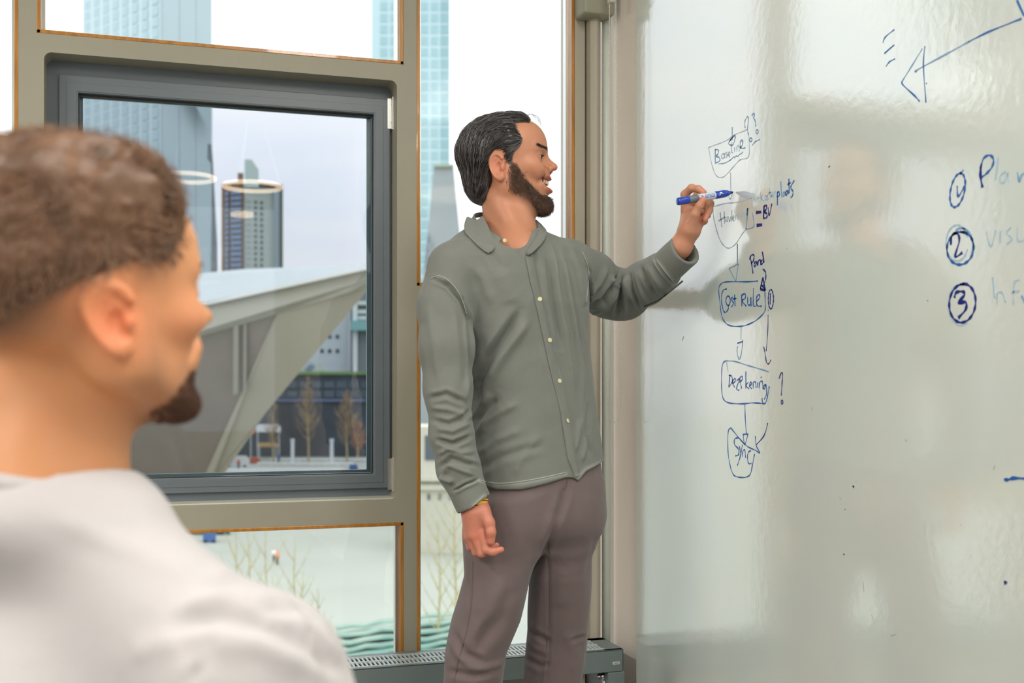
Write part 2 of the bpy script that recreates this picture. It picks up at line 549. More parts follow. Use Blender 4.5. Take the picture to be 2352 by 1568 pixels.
ring(gx0 + 0.002, gx1 - 0.002, gz0 + 0.002, gz1 - 0.002, 0.008, 0.012, 0.003, 0.008, YO + 0.022, YO + 0.030, 'spacer_bar', mat('spacer_teal', s2l(150, 178, 178), 0.3), cas, 0)
pane(gx0 - 0.004, gx1 + 0.004, gz0 - 0.004, gz1 + 0.004, YO + 0.013, cas, M_glass2)
for (pa, pb) in ((228, 300), (1050, 1125)):
    zt, zb = wz(902, pa, YO), wz(902, pb, YO); xh = X(901)
    h = MB().tube([(xh, YO - 0.018, zb), (xh, YO - 0.018, zt)], 0.0058, 12).build('hinge', M_steel, cas, smooth=False)
    k = MB(); L = zt - zb
    for t in (0.0, 0.22, 0.78, 1.0):
        z = zb + L * t; k.tube([(xh, YO - 0.018, z - 0.0012), (xh, YO - 0.018, z + 0.0012)], 0.0066, 12)
    k.box(xh - 0.016, YO - 0.014, zb + 0.002, xh - 0.004, YO - 0.0125, zt - 0.002)
    k.build('hinge_knuckle', M_steel, h)
lx = X(312); lz = wz(312, 1128, YO)
lk = MB().box(lx - 0.016, YO - 0.022, lz - 0.009, lx + 0.016, YO - 0.012, lz + 0.009).build('lock_plate', M_steel, cas, bevel=0.002)
MB().tube([(lx, YO - 0.025, lz), (lx, YO - 0.0215, lz)], 0.0045, 12).build('lock_cylinder', M_gasket, lk)
# sill strip in the recess
MB().box(ix0 + 0.004, YW + 0.004, iz0 - 0.0005, ix1 - 0.004, YO + 0.002, iz0 + 0.0035).build('window_sill', mat('pale_sill', s2l(205, 205, 190), 0.4), cas, bevel=0.001)

# ---- right jamb: stepped vertical profiles up to the corner
M_jamb = mat('jamb_paint', s2l(176, 168, 152), 0.5, bump=(40, 0.15, 0.002))
jm = MB()
xj2, xj3, xj4 = wx(1345), wx(1386, 3.0), wx(1394, 3.0)
jm.box(xj, YW, 0, xj2, YW + TH, HC)
st(jm.build('trim_1', M_jamb, bevel=0.004))
jm = MB()
pts = []
for i in range(9):
    a = math.pi * i / 8
    pts.append((xj2 + 0.004 + (xj3 - xj2 - 0.004) * i / 8, YW - 0.028 - 0.012 * math.sin(a)))
pts += [(xj3, YW + 0.05), (xj2 + 0.004, YW + 0.05)]
jm.prism([(x, y, 0) for x, y in pts], [(x, y, HC) for x, y in pts])
st(jm.build('trim_2', M_jamb))
jm = MB().tube([(XB - 0.022, YW - 0.012, 0.0), (XB - 0.022, YW - 0.012, HC)], 0.013, 16)
st(jm.build('trim_3', mat('pale_pipe', s2l(214, 222, 212), 0.35), smooth=True))
jm = MB().box(xj, YW - 0.075, wz(1385, 34, 2.98), XB - 0.02, YW - 0.0, 2.6)
st(jm.build('trim_4', mat('blind_box', s2l(160, 160, 140), 0.6), bevel=0.008))

# ================================================================== WHITEBOARD
brd = empty('whiteboard', (XB - 0.01, 1.2, 0.35))
tag(brd, 'large glossy whiteboard on the right wall covered in blue marker writing', 'whiteboard')
def board_mat():
    m = mat('white_enamel', s2l(212, 214, 203), 0.12, ior=3.4, bump=(55, 0.10, 0.0025), bump2=(260, 0.10, 0.0006))
    nt = m.node_tree; b = nt.nodes['Principled BSDF']
    tc = nt.nodes.new('ShaderNodeTexCoord'); n = nt.nodes.new('ShaderNodeTexNoise')
    n.inputs['Scale'].default_value = 3.0; n.inputs['Detail'].default_value = 5
    r = nt.nodes.new('ShaderNodeValToRGB')
    r.color_ramp.elements[0].color = (*s2l(220, 231, 226), 1); r.color_ramp.elements[1].color = (*s2l(227, 232, 224), 1)
    r.color_ramp.elements[0].position = 0.35; r.color_ramp.elements[1].position = 0.65
    nt.links.new(tc.outputs['Object'], n.inputs[0]); nt.links.new(n.outputs['Fac'], r.inputs[0]); nt.links.new(r.outputs[0], b.inputs['Base Color'])
    return m
M_board = board_mat()
YE = onX(1470, 700, XB)[1]
MB().box(XB - 0.012, -0.9, 0.35, XB - 0.0005, YE, 2.85).build('board_surface', M_board, brd, bevel=0.003)
MB().box(XB - 0.006, YE + 0.0005, 0.35, XB - 0.0005, YE + 0.004, 2.85).build('edge_strip', M_gasket, brd)

INK = {'n': mat('ink_navy', s2l(14, 34, 120), 0.3), 'b': mat('ink_blue', s2l(30, 92, 165), 0.35),
       'm': mat('ink_mid', s2l(120, 156, 194), 0.4), 'p': mat('ink_pale_glare', s2l(168, 190, 206), 0.4),  # paler inks: dried ink plus the sky reflection's wash, put into the colour
       'f': mat('ink_faint_glare', s2l(184, 202, 214), 0.4), 'k': mat('ink_speck', s2l(25, 25, 40), 0.5),
       'd': mat('ink_smudge', s2l(168, 170, 165), 0.5)}
XI = XB - 0.012 - 0.0004
def catmull(pts, m=6):
    if len(pts) < 3: return pts
    o = []
    for i in range(len(pts) - 1):
        p0, p1, p2, p3 = pts[max(i - 1, 0)], pts[i], pts[i + 1], pts[min(i + 2, len(pts) - 1)]
        for k in range(m):
            t = k / m
            o.append(tuple(0.5 * (2 * p1[a] + (p2[a] - p0[a]) * t + (2 * p0[a] - 5 * p1[a] + 4 * p2[a] - p3[a]) * t * t +
                           (3 * p1[a] - p0[a] - 3 * p2[a] + p3[a]) * t ** 3) for a in (0, 1)))
    o.append(pts[-1]); return o
def loop(cx, cy, rx, ry, tilt=0, a0=-80, a1=290, n=14):
    o = []
    for i in range(n + 1):
        a = math.radians(a0 + (a1 - a0) * i / n); x, y = rx * math.cos(a), ry * math.sin(a)
        c, s = math.cos(math.radians(tilt)), math.sin(math.radians(tilt)); o.append((cx + x * c - y * s, cy + x * s + y * c))
    return o
def ink(words, off, k, name='handwriting', label=None):
    """words: list of (ink key, width mm, points); strokes lie on the board as raised ribbons"""
    by = {}
    for key, wd, pts in words:
        by.setdefault(key, []).append((wd, pts))
    for key, lst in by.items():
        b = MB()
        for wd, pts in lst:
            pp = [onX(off[0] + x * k, off[1] + y * k, XI) for x, y in catmull(pts)]
            V2 = [np.array((p[1], p[2])) for p in pp]; nn = len(V2); base = len(b.v)
            for i, p in enumerate(V2):
                t = V2[min(i + 1, nn - 1)] - V2[max(i - 1, 0)]; t = t / (np.linalg.norm(t) + 1e-9)
                nrm = np.array((-t[1], t[0])); hw = wd * 0.0005 * (0.8 + 0.3 * math.sin(i * 0.9 + len(pts)))
                for sgn in (-1, 1):
                    q = p + nrm * hw * sgn
                    b.v.append((XI + 0.0005, q[0], q[1])); b.v.append((XI, q[0], q[1]))
            for i in range(nn - 1):
                a = base + i * 4; c = a + 4
                b.f += [(a + 1, a + 3, c + 3, c + 1), (a, a + 1, c + 1, c), (a + 3, a + 2, c + 2, c + 3)]
        o = b.build(name, INK[key], brd)
        if label: o['label'] = label
A = ((1580, 220), 300 / 1176)
ink([('f', 2.6, [(185, 465), (250, 440), (330, 410), (400, 365), (430, 345), (520, 310), (530, 300)]),
     ('p', 2.6, [(545, 330), (548, 540), (470, 575), (420, 625), (340, 715), (290, 735), (250, 710), (215, 620), (185, 465)]),
     ('m', 3.0, [(515, 290), (510, 240), (525, 200), (540, 185), (545, 220), (535, 300), (545, 350)]),
     ('m', 3.0, [(398, 280), (398, 400)]), ('m', 3.6, [(420, 350), (365, 425), (405, 440), (425, 360), (375, 405)]),
     ('p', 3, [(383, 690), (385, 860)]), ('p', 2.5, [(360, 880), (380, 930), (400, 870)])], *A, 'diagram_box', 'pale blue box round the word Baseline')
ink([('m', 4, [(245, 480), (245, 600)]), ('m', 4, [(245, 485), (270, 485), (272, 520), (250, 545), (280, 555), (285, 585), (245, 605)]),
     ('p', 3.4, [(325, 520), (305, 530), (305, 560), (325, 555), (328, 520), (332, 555)]), ('p', 3.4, [(352, 505), (338, 520), (352, 540), (340, 560)]),
     ('p', 3.4, [(360, 535), (378, 520), (370, 505), (358, 530), (378, 548)]), ('p', 3.4, [(395, 410), (392, 500), (405, 510)]),
     ('p', 3.4, [(420, 460), (420, 500)]), ('p', 3.4, [(440, 500), (440, 460), (455, 450), (462, 500)]),
     ('m', 4, [(468, 470), (490, 440), (490, 395), (470, 420), (475, 470), (515, 468)]),
     ('m', 2.8, [(275, 612), (330, 605), (385, 575), (410, 550), (420, 560), (430, 540), (450, 545), (460, 530), (480, 520), (495, 505)])], *A, 'handwriting', 'pale blue handwritten word Baseline')
ink([('m', 4, [(575, 180), (585, 160), (600, 170), (590, 200), (605, 225), (612, 275)]), ('m', 3.4, loop(622, 322, 10, 17)),
     ('m', 3.4, loop(565, 395, 12, 16)), ('m', 3.4, [(578, 445), (610, 410), (648, 393)])], *A, 'handwriting', 'question marks above the word Baseline')
ink([('f', 2.8, [(215, 1010), (240, 995), (330, 970), (420, 960), (510, 940), (575, 910)]),
     ('p', 3, [(578, 915), (580, 1000)]), ('m', 3.4, [(580, 1050), (592, 1120), (590, 1180), (525, 1200)]),
     ('p', 3, [(525, 1200), (490, 1240), (430, 1330), (375, 1370), (330, 1355), (285, 1290), (250, 1180), (230, 1090), (225, 1010)]),
     ('f', 3, [(445, 1330), (445, 1500)])], *A, 'diagram_box', 'pale box round the second word of the diagram')
ink([('f', 3.6, [(290, 1050), (305, 1180)]), ('f', 3.6, [(325, 1040), (330, 1150)]), ('f', 3.6, [(275, 1125), (335, 1090)]),
     ('p', 3.4, [(345, 1090), (340, 1125), (355, 1125), (358, 1085)]), ('p', 3.4, [(365, 1090), (375, 1130), (385, 1085)]),
     ('p', 3.4, [(395, 1030), (392, 1130)]), ('p', 3.4, [(400, 1110), (415, 1090), (405, 1080), (400, 1110), (415, 1125)]),
     ('p', 3.4, [(425, 1120), (428, 1080), (445, 1070), (450, 1110)]), ('p', 3.4, [(450, 1090), (465, 1070), (472, 1105)]),
     ('p', 3.4, [(482, 1065), (485, 1100)]), ('p', 3.4, [(495, 1095), (495, 1060), (510, 1050), (515, 1090)]),
     ('m', 5, [(540, 1010), (525, 1050), (535, 1070), (540, 1010), (532, 1120), (522, 1200)])], *A, 'handwriting', 'faint second word in the diagram')
ink([('f', 3.4, [(620, 922), (640, 915)]), ('p', 3.4, [(655, 870), (660, 950)]), ('p', 3.4, [(675, 890), (660, 920), (685, 945)]),
     ('p', 3.4, loop(702, 915, 10, 18)), ('p', 3.4, [(722, 890), (712, 905), (724, 925), (712, 940)]),
     ('p', 3.4, [(735, 830), (742, 925)]), ('p', 3.4, [(720, 880), (750, 865)]), ('p', 3.4, [(748, 905), (765, 890), (755, 880), (750, 905), (768, 912)]),
     ('p', 3.4, [(775, 910), (775, 870), (790, 865), (795, 905)]), ('b', 4, [(805, 860), (805, 985)]), ('b', 4, [(805, 870), (820, 865), (822, 895), (805, 910)]),
     ('m', 4, [(835, 770), (845, 915)]), ('m', 4, [(870, 860), (855, 880), (862, 905), (875, 870), (878, 900)]),
     ('b', 4, [(893, 850), (880, 870), (888, 895), (900, 855), (905, 885)]), ('b', 4, [(908, 745), (912, 875)]), ('b', 4, [(895, 800), (925, 780)]),
     ('b', 4, [(958, 760), (935, 800), (925, 830), (945, 860), (940, 900), (925, 915)])], *A, 'handwriting', 'note ending in plaats beside the marker tip')
ink([('n', 6.5, [(612, 1050), (660, 1046)]), ('n', 5.5, [(685, 990), (680, 1100)]), ('n', 5, [(685, 995), (705, 985), (705, 1020), (685, 1045), (710, 1060), (708, 1095), (680, 1102)]),
     ('n', 4.6, [(720, 1005), (732, 1075), (755, 970)]), ('n', 7, [(618, 1166), (668, 1160)])], *A, 'handwriting', 'dark blue letters BV between dashes')
B7 = ((1580, 560), 300 / 840)
ink([('p', 3, [(318, 0), (318, 130)]), ('m', 3.2, [(325, 128), (265, 158)]), ('m', 3, [(265, 158), (308, 240)]), ('m', 3, [(308, 240), (325, 128)])], *B7, 'diagram_arrow')
ink([('n', 4.4, [(400, 85), (410, 130), (418, 190)]), ('n', 4.4, [(395, 100), (408, 72), (425, 75), (420, 110), (405, 125)]),
     ('n', 4.4, [(435, 110), (425, 130), (432, 145), (442, 115), (445, 140)]), ('n', 4.4, [(450, 140), (452, 110), (465, 105), (468, 135)]),
     ('n', 4.4, [(480, 100), (468, 120), (475, 130), (488, 110)]), ('n', 4.4, [(478, 50), (490, 120)]),
     ('n', 4, [(480, 160), (498, 180), (500, 220), (485, 270)]), ('n', 4.4, [(482, 215), (465, 290)]), ('n', 5.5, [(465, 290), (498, 300)]), ('n', 4, [(498, 300), (482, 215)]), ('n', 4, [(470, 260), (500, 298)])],
    *B7, 'handwriting', 'dark blue word Pand with a small arrow under it')
ink([('b', 3.4, [(450, 238), (380, 243), (260, 243), (215, 255), (198, 290), (205, 370), (215, 450), (235, 500), (270, 525), (330, 530), (380, 520), (440, 490), (490, 440), (498, 400), (495, 310)])], *B7, 'diagram_box', 'blue box round the words Cost Rule')
ink([('b', 4, [(250, 290), (225, 300), (215, 350), (225, 420), (240, 440), (258, 420), (262, 390)]), ('b', 4, loop(258, 365, 14, 30)),
     ('b', 4, [(290, 340), (278, 355), (292, 380), (280, 405)]), ('b', 4, [(300, 325), (303, 400)]), ('b', 4, [(288, 355), (312, 350)]),
     ('b', 4, [(345, 325), (347, 400)]), ('b', 4, [(345, 330), (368, 320), (368, 350), (348, 365), (375, 400)]),
     ('b', 4, [(385, 340), (385, 385), (400, 390), (405, 345), (407, 400)]), ('b', 4, [(422, 285), (420, 390), (435, 400)]),
     ('b', 4, [(440, 370), (462, 345), (455, 325), (440, 350), (445, 395), (475, 400)])], *B7, 'handwriting', 'blue handwritten words Cost Rule')
ink([('n', 3.8, loop(533, 355, 17, 62, 0, -100, 250)), ('n', 3.4, [(530, 315), (528, 390)]), ('b', 3, [(515, 425), (517, 429)]),
     ('n', 3, [(515, 455), (513, 560), (503, 690)]), ('n', 3.4, [(487, 660), (495, 700), (505, 760), (520, 770), (533, 745)])], *B7, 'diagram_arrow', 'long curved arrow right of the Cost Rule box')
ink([('p', 3, [(342, 535), (340, 615)]), ('b', 3.4, [(318, 638), (353, 628)]), ('m', 3, [(353, 615), (345, 690), (332, 742), (320, 720), (315, 680), (320, 660)])], *B7, 'diagram_arrow')
ink([('m', 3.4, [(520, 822), (450, 800), (380, 780), (300, 755), (240, 752)]), ('b', 3.6, [(240, 752), (222, 775), (216, 850), (218, 950), (230, 1000), (265, 1022), (340, 1028), (420, 1022), (480, 1025), (500, 1020), (515, 960), (523, 915)]),
     ('b', 3, [(475, 990), (483, 1035)]), ('p', 3, [(248, 760), (258, 820)])], *B7, 'diagram_box', 'blue box round the fourth word of the diagram')
ink([('b', 3.6, [(270, 840), (262, 920)]), ('b', 3.6, [(262, 845), (280, 850), (285, 885), (262, 920)]), ('b', 3.6, [(285, 900), (305, 880), (300, 865), (285, 890), (300, 920)]),
     ('b', 3.6, [(312, 880), (330, 870), (312, 930), (330, 940)]), ('b', 3.6, [(330, 890), (350, 870), (345, 850), (333, 870), (345, 930)]), ('b', 3.6, [(372, 820), (372, 930)]),
     ('b', 3.6, [(388, 890), (372, 910), (392, 930)]), ('b', 3.6, [(398, 915), (410, 895), (400, 890), (396, 915), (410, 930)]), ('b', 3.6, [(420, 930), (420, 890), (435, 890), (438, 925)]),
     ('b', 3.6, [(448, 890), (450, 925)]), ('n', 4, [(469, 855), (472, 859)]), ('b', 3.6, [(460, 930), (462, 890), (478, 885), (482, 930)]),
     ('b', 3.6, [(500, 905), (485, 915), (490, 935), (502, 905), (505, 960), (490, 1000)])], *B7, 'handwriting', 'blue handwritten fourth word in the diagram')
ink([('n', 3.6, [(585, 868), (600, 828), (608, 840), (605, 900), (600, 975)]), ('n', 3.4, loop(605, 1017, 6, 12))], *B7, 'handwriting', 'dark question mark beside the fourth box')
ink([('b', 3.4, [(366, 1035), (368, 1120), (375, 1220)]), ('b', 3.4, [(352, 1225), (388, 1222)]), ('b', 3.2, [(355, 1230), (365, 1290), (385, 1225)])], *B7, 'diagram_arrow')
ink([('b', 3.4, [(275, 1182), (258, 1210), (257, 1330), (270, 1420), (290, 1480), (320, 1498), (370, 1500), (400, 1480), (415, 1420), (428, 1350)]),
     ('b', 3.4, [(275, 1182), (330, 1250), (380, 1300), (430, 1325), (462, 1342), (440, 1300), (433, 1235)]), ('n', 3.4, [(440, 1290), (490, 1230), (513, 1150)])], *B7, 'diagram_box', 'blue rounded shape round the word Sync')
ink([('b', 4, [(325, 1245), (300, 1255), (300, 1290), (325, 1320), (325, 1355), (305, 1362)]), ('b', 3.6, [(330, 1300), (338, 1340)]), ('b', 3.6, [(350, 1290), (335, 1370), (317, 1425)]),
     ('b', 3.6, [(352, 1370), (352, 1335), (365, 1325), (370, 1375)]), ('b', 3.6, [(405, 1330), (388, 1340), (382, 1380), (392, 1412), (408, 1410)])], *B7, 'handwriting', 'blue handwritten word Sync')
C8 = ((1980, 0), 372 / 767)
ink([('b', 3, [(98, 203), (110, 175), (152, 140)]), ('b', 3, [(105, 253), (152, 212)]), ('b', 3, [(113, 314), (130, 292), (155, 279)])], *C8, 'handwriting', 'three short blue dashes near the top')
ink([('m', 3.4, [(258, 340), (262, 330), (400, 255), (500, 200)]), ('b', 3.4, [(500, 200), (600, 150), (755, 88)]), ('b', 3.8, [(733, 0), (767, 75)]), ('m', 3, [(285, 230), (230, 320), (192, 380)]), ('b', 3.2, [(192, 380), (192, 400), (250, 455), (272, 480)]),
     ('b', 3, [(297, 218), (290, 310), (302, 485)])], *C8, 'diagram_arrow', 'large blue arrow at the top right of the board')
ink([('b', 4.6, loop(452, 900, 33, 82, 12, -60, 300)), ('b', 4.2, [(450, 880), (455, 930), (485, 880)]), ('m', 4, [(465, 825), (480, 803)])], *C8, 'list_number', 'circled number 1')
ink([('n', 6, [(565, 775), (560, 830), (570, 888)]), ('b', 4.6, [(560, 800), (575, 750), (605, 735), (622, 755), (615, 790), (590, 820), (565, 840)]), ('p', 4, [(645, 745), (632, 850)]),
     ('p', 4, [(680, 810), (655, 830), (655, 860), (675, 860), (690, 820), (693, 860)]), ('m', 4, [(735, 815), (745, 860), (755, 830), (775, 815)])], *C8, 'handwriting', 'start of the word Plan beside number 1')
ink([('b', 5, loop(465, 1175, 63, 78, 8, -100, 280)), ('p', 4, loop(450, 1150, 52, 85, 0, 20, 340)), ('m', 4, loop(470, 1160, 55, 80, 0, -120, 30)), ('n', 5, [(420, 1160), (425, 1115), (450, 1105), (460, 1140), (440, 1215), (475, 1195)])], *C8, 'list_number', 'circled number 2')
ink([('p', 4, [(588, 1095), (610, 1165), (632, 1090)]), ('p', 4, [(655, 1095), (655, 1150)]), ('p', 4, [(705, 1075), (685, 1100), (710, 1130), (685, 1155)]), ('p', 4, [(735, 1080), (740, 1140), (775, 1130)])], *C8, 'handwriting', 'faint capital letters beside number 2')
ink([('n', 5.2, loop(475, 1435, 62, 92, 6, -110, 270)), ('p', 3.4, loop(468, 1440, 60, 100, 0, 60, 240)), ('n', 6, [(437, 1410), (445, 1385), (475, 1380), (485, 1395), (455, 1435), (490, 1430), (490, 1465), (455, 1505)])], *C8, 'list_number', 'circled number 3')
ink([('p', 4, [(618, 1310), (628, 1410)]), ('p', 4, [(640, 1440), (640, 1390), (665, 1385), (680, 1430)]), ('p', 4, [(745, 1325), (720, 1340), (718, 1440)]), ('p', 4, [(705, 1385), (745, 1375)]), ('m', 4, [(755, 1400), (775, 1440)])], *C8, 'handwriting', 'faint letters beside number 3')
D5 = ((1880, 1000), 472 / 1303)
ink([('b', 6, [(1175, 278), (1200, 280), (1240, 270), (1330, 275)]), ('n', 5, [(1180, 945), (1183, 928), (1195, 934)])], *D5, 'handwriting', 'blue dash and dot at the lower right edge')
ink([('k', 3, [(226, 320), (217, 322), (225, 330)]), ('k', 2.5, [(167, 466), (168, 470)]), ('k', 3, [(160, 748), (161, 758)]), ('d', 2, [(550, 25), (560, 36)]),
     ('d', 2, [(236, 285), (237, 292)]), ('d', 2, [(900, 563), (900, 568)]), ('d', 2, [(1108, 215), (1116, 190)]), ('d', 1.6, [(458, 1268), (490, 1260)]),
     ('d', 1.6, [(335, 1135), (350, 1172)]), ('d', 1.6, [(283, 930), (287, 990)]), ('d', 2, [(134, 388), (142, 402)])], *D5, 'ink_speck')
ink([('k', 2.2, [(1903, 384), (1906, 381)]), ('d', 3, [(1807, 571), (1808, 569)]), ('d', 2, [(1878, 586), (1880, 588)]), ('k', 2, [(2127, 193), (2128, 190)]),
     ('d', 2.5, [(1570, 772), (1567, 782)]), ('d', 2.5, [(1864, 935), (1866, 942)]), ('k', 2, [(2131, 689), (2130, 691)])], (0, 0), 1.0, 'ink_speck')

# ================================================================== CONVECTOR
M_rad = mat('convector_grey', s2l(112, 124, 124), 0.4, noise=(6, 0.04))
M_radtop = mat('convector_grille_paint', s2l(188, 200, 198), 0.3)
M_dark = mat('dark_inside', (0.015, 0.017, 0.017), 0.7)
zt = 1.22 - 0.712
x1 = wx(1432, 2.85); x0 = x1 - 1.35; yf, yr = 2.85, 3.0
rad_ = empty('radiator', ((x0 + x1) / 2, (yf + yr) / 2, 0.0))
tag(rad_, 'long low grey convector radiator with slotted top along the window wall', 'radiator')
h = MB()
t = 0.004
h.box(x0, yf, zt - 0.06, x1, yf + t, zt)                # front lip
h.box(x0, yr - t, zt - 0.06, x1, yr, zt)
h.box(x1 - 0.004, yf, zt - 0.06, x1, yr, zt); h.box(x0, yf, zt - 0.06, x0 + 0.004, yr, zt)
h.box(x1 - 0.055, yf, zt - t, x1, yr, zt)
h.box(x0, yf, zt - t, x0 + 0.055, yr, zt)
h.box(x0, yf, zt - t, x1, yf + 0.014, zt); h.box(x0, yr - 0.03, zt - t, x1, yr, zt)
h.build('casing', M_rad, rad_, bevel=0.0015)
MB().box(x0 + 0.01, yf + 0.01, zt - 0.055, x1 - 0.01, yr - 0.01, zt - 0.035).build('convector_core', M_dark, rad_)
g0, g1, gy0, gy1 = x0 + 0.05, x1 - 0.05, yf + 0.014, yr - 0.03
for y, wd in ((gy0, 0.006), ((gy0 + gy1) / 2 - 0.004, 0.008), (gy1 - 0.006, 0.006)):
    MB().box(g0, y, zt - 0.003, g1, y + wd, zt + 0.0015).build('grille_rail', M_radtop, rad_)
bar = None
pitch = 0.0112; nb = int((g1 - g0) / pitch)
for i in range(nb + 1):
    if bar is None:
        bm = MB(); bm.box(-0.0024, gy0 + 0.004 - 2.9, -0.003, 0.0024, gy1 - 0.004 - 2.9, 0.001)
        bar = bm.build('grille_bar', M_radtop, rad_, keep=False); o = bar
    else:
        o = bar.copy(); col.objects.link(o)
    o.location = (g0 + i * pitch - rad_.location.x, 2.9 - rad_.location.y, zt)
# lower body, end leg, valve, plate
MB().box(x0, yf + 0.03, 0.16, x1 - 0.10, yr - 0.02, zt - 0.06).build('heat_exchanger', mat('convector_fins', s2l(150, 146, 132), 0.5), rad_)
MB().box(x1 - 0.045, yf - 0.002, 0.0, x1 + 0.003, yr, zt - 0.061).build('end_leg', M_rad, rad_, bevel=0.002)
MB().box(x0, yf + 0.002, 0.0, x0 + 0.045, yr, zt - 0.061).build('end_leg', M_rad, rad_, bevel=0.002)
px_ = onY(1415, 1522, yf)
pl = MB().box(px_[0] - 0.010, yf - 0.0015, px_[2] - 0.0035, px_[0] + 0.010, yf, px_[2] + 0.0035).build('name_plate', mat('plate', s2l(205, 205, 198), 0.4), rad_)
MB().box(px_[0] - 0.007, yf - 0.0019, px_[2] - 0.0008, px_[0] + 0.007, yf - 0.0014, px_[2] + 0.0008).build('plate_line', M_gasket, pl)
vx = onY(1384, 1552, yf + 0.03)
vb = MB()
vb.tube([(vx[0] - 0.012, yf + 0.03, vx[2]), (vx[0] + 0.014, yf + 0.03, vx[2])], 0.008, 14)
vb.tube([(vx[0] - 0.016, yf + 0.03, vx[2]), (vx[0] - 0.012, yf + 0.03, vx[2])], 0.006, 10)
vb.tube([(vx[0] + 0.004, yf + 0.03, vx[2] - 0.30), (vx[0] + 0.004, yf + 0.03, zt - 0.05)], 0.005, 10)
vb.tube([(vx[0] + 0.014, yf + 0.03, vx[2] + 0.008), (vx[0] + 0.022, yf + 0.03, vx[2] + 0.008)], 0.006, 6)
vb.build('valve', mat('chrome', (0.8, 0.8, 0.8), 0.12, metal=1), rad_, smooth=True)

# ================================================================== BLIND CHAIN
M_bead = mat('ivory_beads', s2l(222, 220, 205), 0.35)
dC = 3.12
ch = empty('blind_chain', P(1408, 500, dC)); tag(ch, 'ivory bead chain of the roller blind hanging by the window corner', 'chain')
path = [(1400, -60), (1399, 300), (1397, 600), (1394, 750), (1392, 880), (1394, 940), (1400, 962), (1410, 970), (1419, 962), (1425, 935), (1426, 880), (1424, 750), (1421, 600), (1417, 300), (1414, -60)]
pw = [P(x, y, dC) for x, y in catmull(path, 12)]
seg = np.cumsum([0] + [np.linalg.norm(pw[i + 1] - pw[i]) for i in range(len(pw) - 1)])
nbead = int(seg[-1] / 0.0062)
bs = bmesh.new(); bmesh.ops.create_icosphere(bs, subdivisions=1, radius=0.0019)
bme = bpy.data.meshes.new('bead'); bs.to_mesh(bme); bme.materials.append(M_bead)
Vs = np.array([v.co[:] for v in bs.verts]); Fs = np.array([[v.index for v in f.verts] for f in bs.faces]); bs.free()
allv, allf = [], []
for i in range(nbead):
    s_ = seg[-1] * i / nbead
    p = np.array([np.interp(s_, seg, [q[a] for q in pw]) for a in range(3)])
    allv.append(Vs + p); allf.append(Fs + i * len(Vs))
o = mesh('beads', np.concatenate(allv), np.concatenate(allf), M_bead, ch); o['kind'] = 'stuff'
MB().tube(pw[::3], 0.0006, 5).build('cord', M_bead, ch)
wb = P(1407, 8, dC)
MB().box(wb[0] - 0.012, wb[1] - 0.01, wb[2], wb[0] + 0.006, wb[1] + 0.01, wb[2] + 0.12).build('chain_guide', mat('guide_plastic', s2l(190, 190, 178), 0.5), ch, bevel=0.003)

# ================================================================== LAMPS
M_lamp = mat('ceiling_lamp_metal', s2l(220, 220, 215), 0.4)
for i, (lx, ly, lz) in enumerate(FILL):  # fixtures around the added fill lights
    e = empty('added_fill_lamp', (lx, ly, lz)); tag(e, 'added unseen ceiling fill light, ' + ('window side on the left', 'back of the room on the left', 'farthest left by the left wall', 'right side behind the camera', 'right side nearest the window')[i], 'ceiling lamp', 'added fill lights')
    b = MB(); b.box(lx - 0.2, ly - 0.68, lz - 0.035, lx + 0.2, ly + 0.68, lz)
    for sx in (-1, 1): b.box(lx + sx * 0.19 - 0.01, ly - 0.68, lz - 0.055, lx + sx * 0.19 + 0.01, ly + 0.68, lz - 0.035)
    b.build('housing', M_lamp, e)
    MB().tube([(lx, ly - 0.4, lz), (lx, ly - 0.4, HC)], 0.004, 6).build('rod', M_lamp, e)
    MB().tube([(lx, ly + 0.4, lz), (lx, ly + 0.4, HC)], 0.004, 6).build('rod', M_lamp, e)
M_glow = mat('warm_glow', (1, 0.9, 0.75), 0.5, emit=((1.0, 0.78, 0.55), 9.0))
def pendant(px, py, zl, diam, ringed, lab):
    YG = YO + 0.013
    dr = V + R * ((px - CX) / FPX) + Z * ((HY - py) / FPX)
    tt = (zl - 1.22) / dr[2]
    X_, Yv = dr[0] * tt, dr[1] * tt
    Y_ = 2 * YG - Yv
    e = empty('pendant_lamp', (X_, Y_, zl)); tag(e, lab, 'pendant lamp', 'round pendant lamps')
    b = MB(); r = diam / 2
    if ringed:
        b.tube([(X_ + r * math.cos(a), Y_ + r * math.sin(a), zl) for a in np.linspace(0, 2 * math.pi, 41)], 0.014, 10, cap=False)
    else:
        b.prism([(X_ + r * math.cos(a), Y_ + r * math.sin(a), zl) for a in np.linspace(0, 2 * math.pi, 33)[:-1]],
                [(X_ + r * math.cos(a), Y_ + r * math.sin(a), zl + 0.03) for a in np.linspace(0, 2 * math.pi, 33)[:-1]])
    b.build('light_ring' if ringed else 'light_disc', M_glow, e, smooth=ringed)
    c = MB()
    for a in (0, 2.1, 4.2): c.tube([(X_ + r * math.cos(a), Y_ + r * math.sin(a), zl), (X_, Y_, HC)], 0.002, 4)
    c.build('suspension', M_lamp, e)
pendant(580, 428, 2.5, 0.36, True, 'glowing ring pendant lamp')
pendant(556, 497, 2.5, 0.17, False, 'small round pendant lamp further back')
pendant(430, 408, 2.55, 0.34, True, 'glowing ring pendant lamp beside the other ring')
# ================================================================== OUTSIDE (city seen from a high floor)
H0 = 22.0                                   # eye height above the square
ZG = 1.22 - H0
def gd(py): return H0 * FPX / (py - HY)     # distance of a ground point seen at row py
M_plaza = mat('pale_paving', s2l(148, 152, 141), 0.7, noise=(0.06, 0.08))
st(MB().box(-900, 8, ZG - 0.5, 900, 900, ZG).build('ground_plaza', M_plaza))

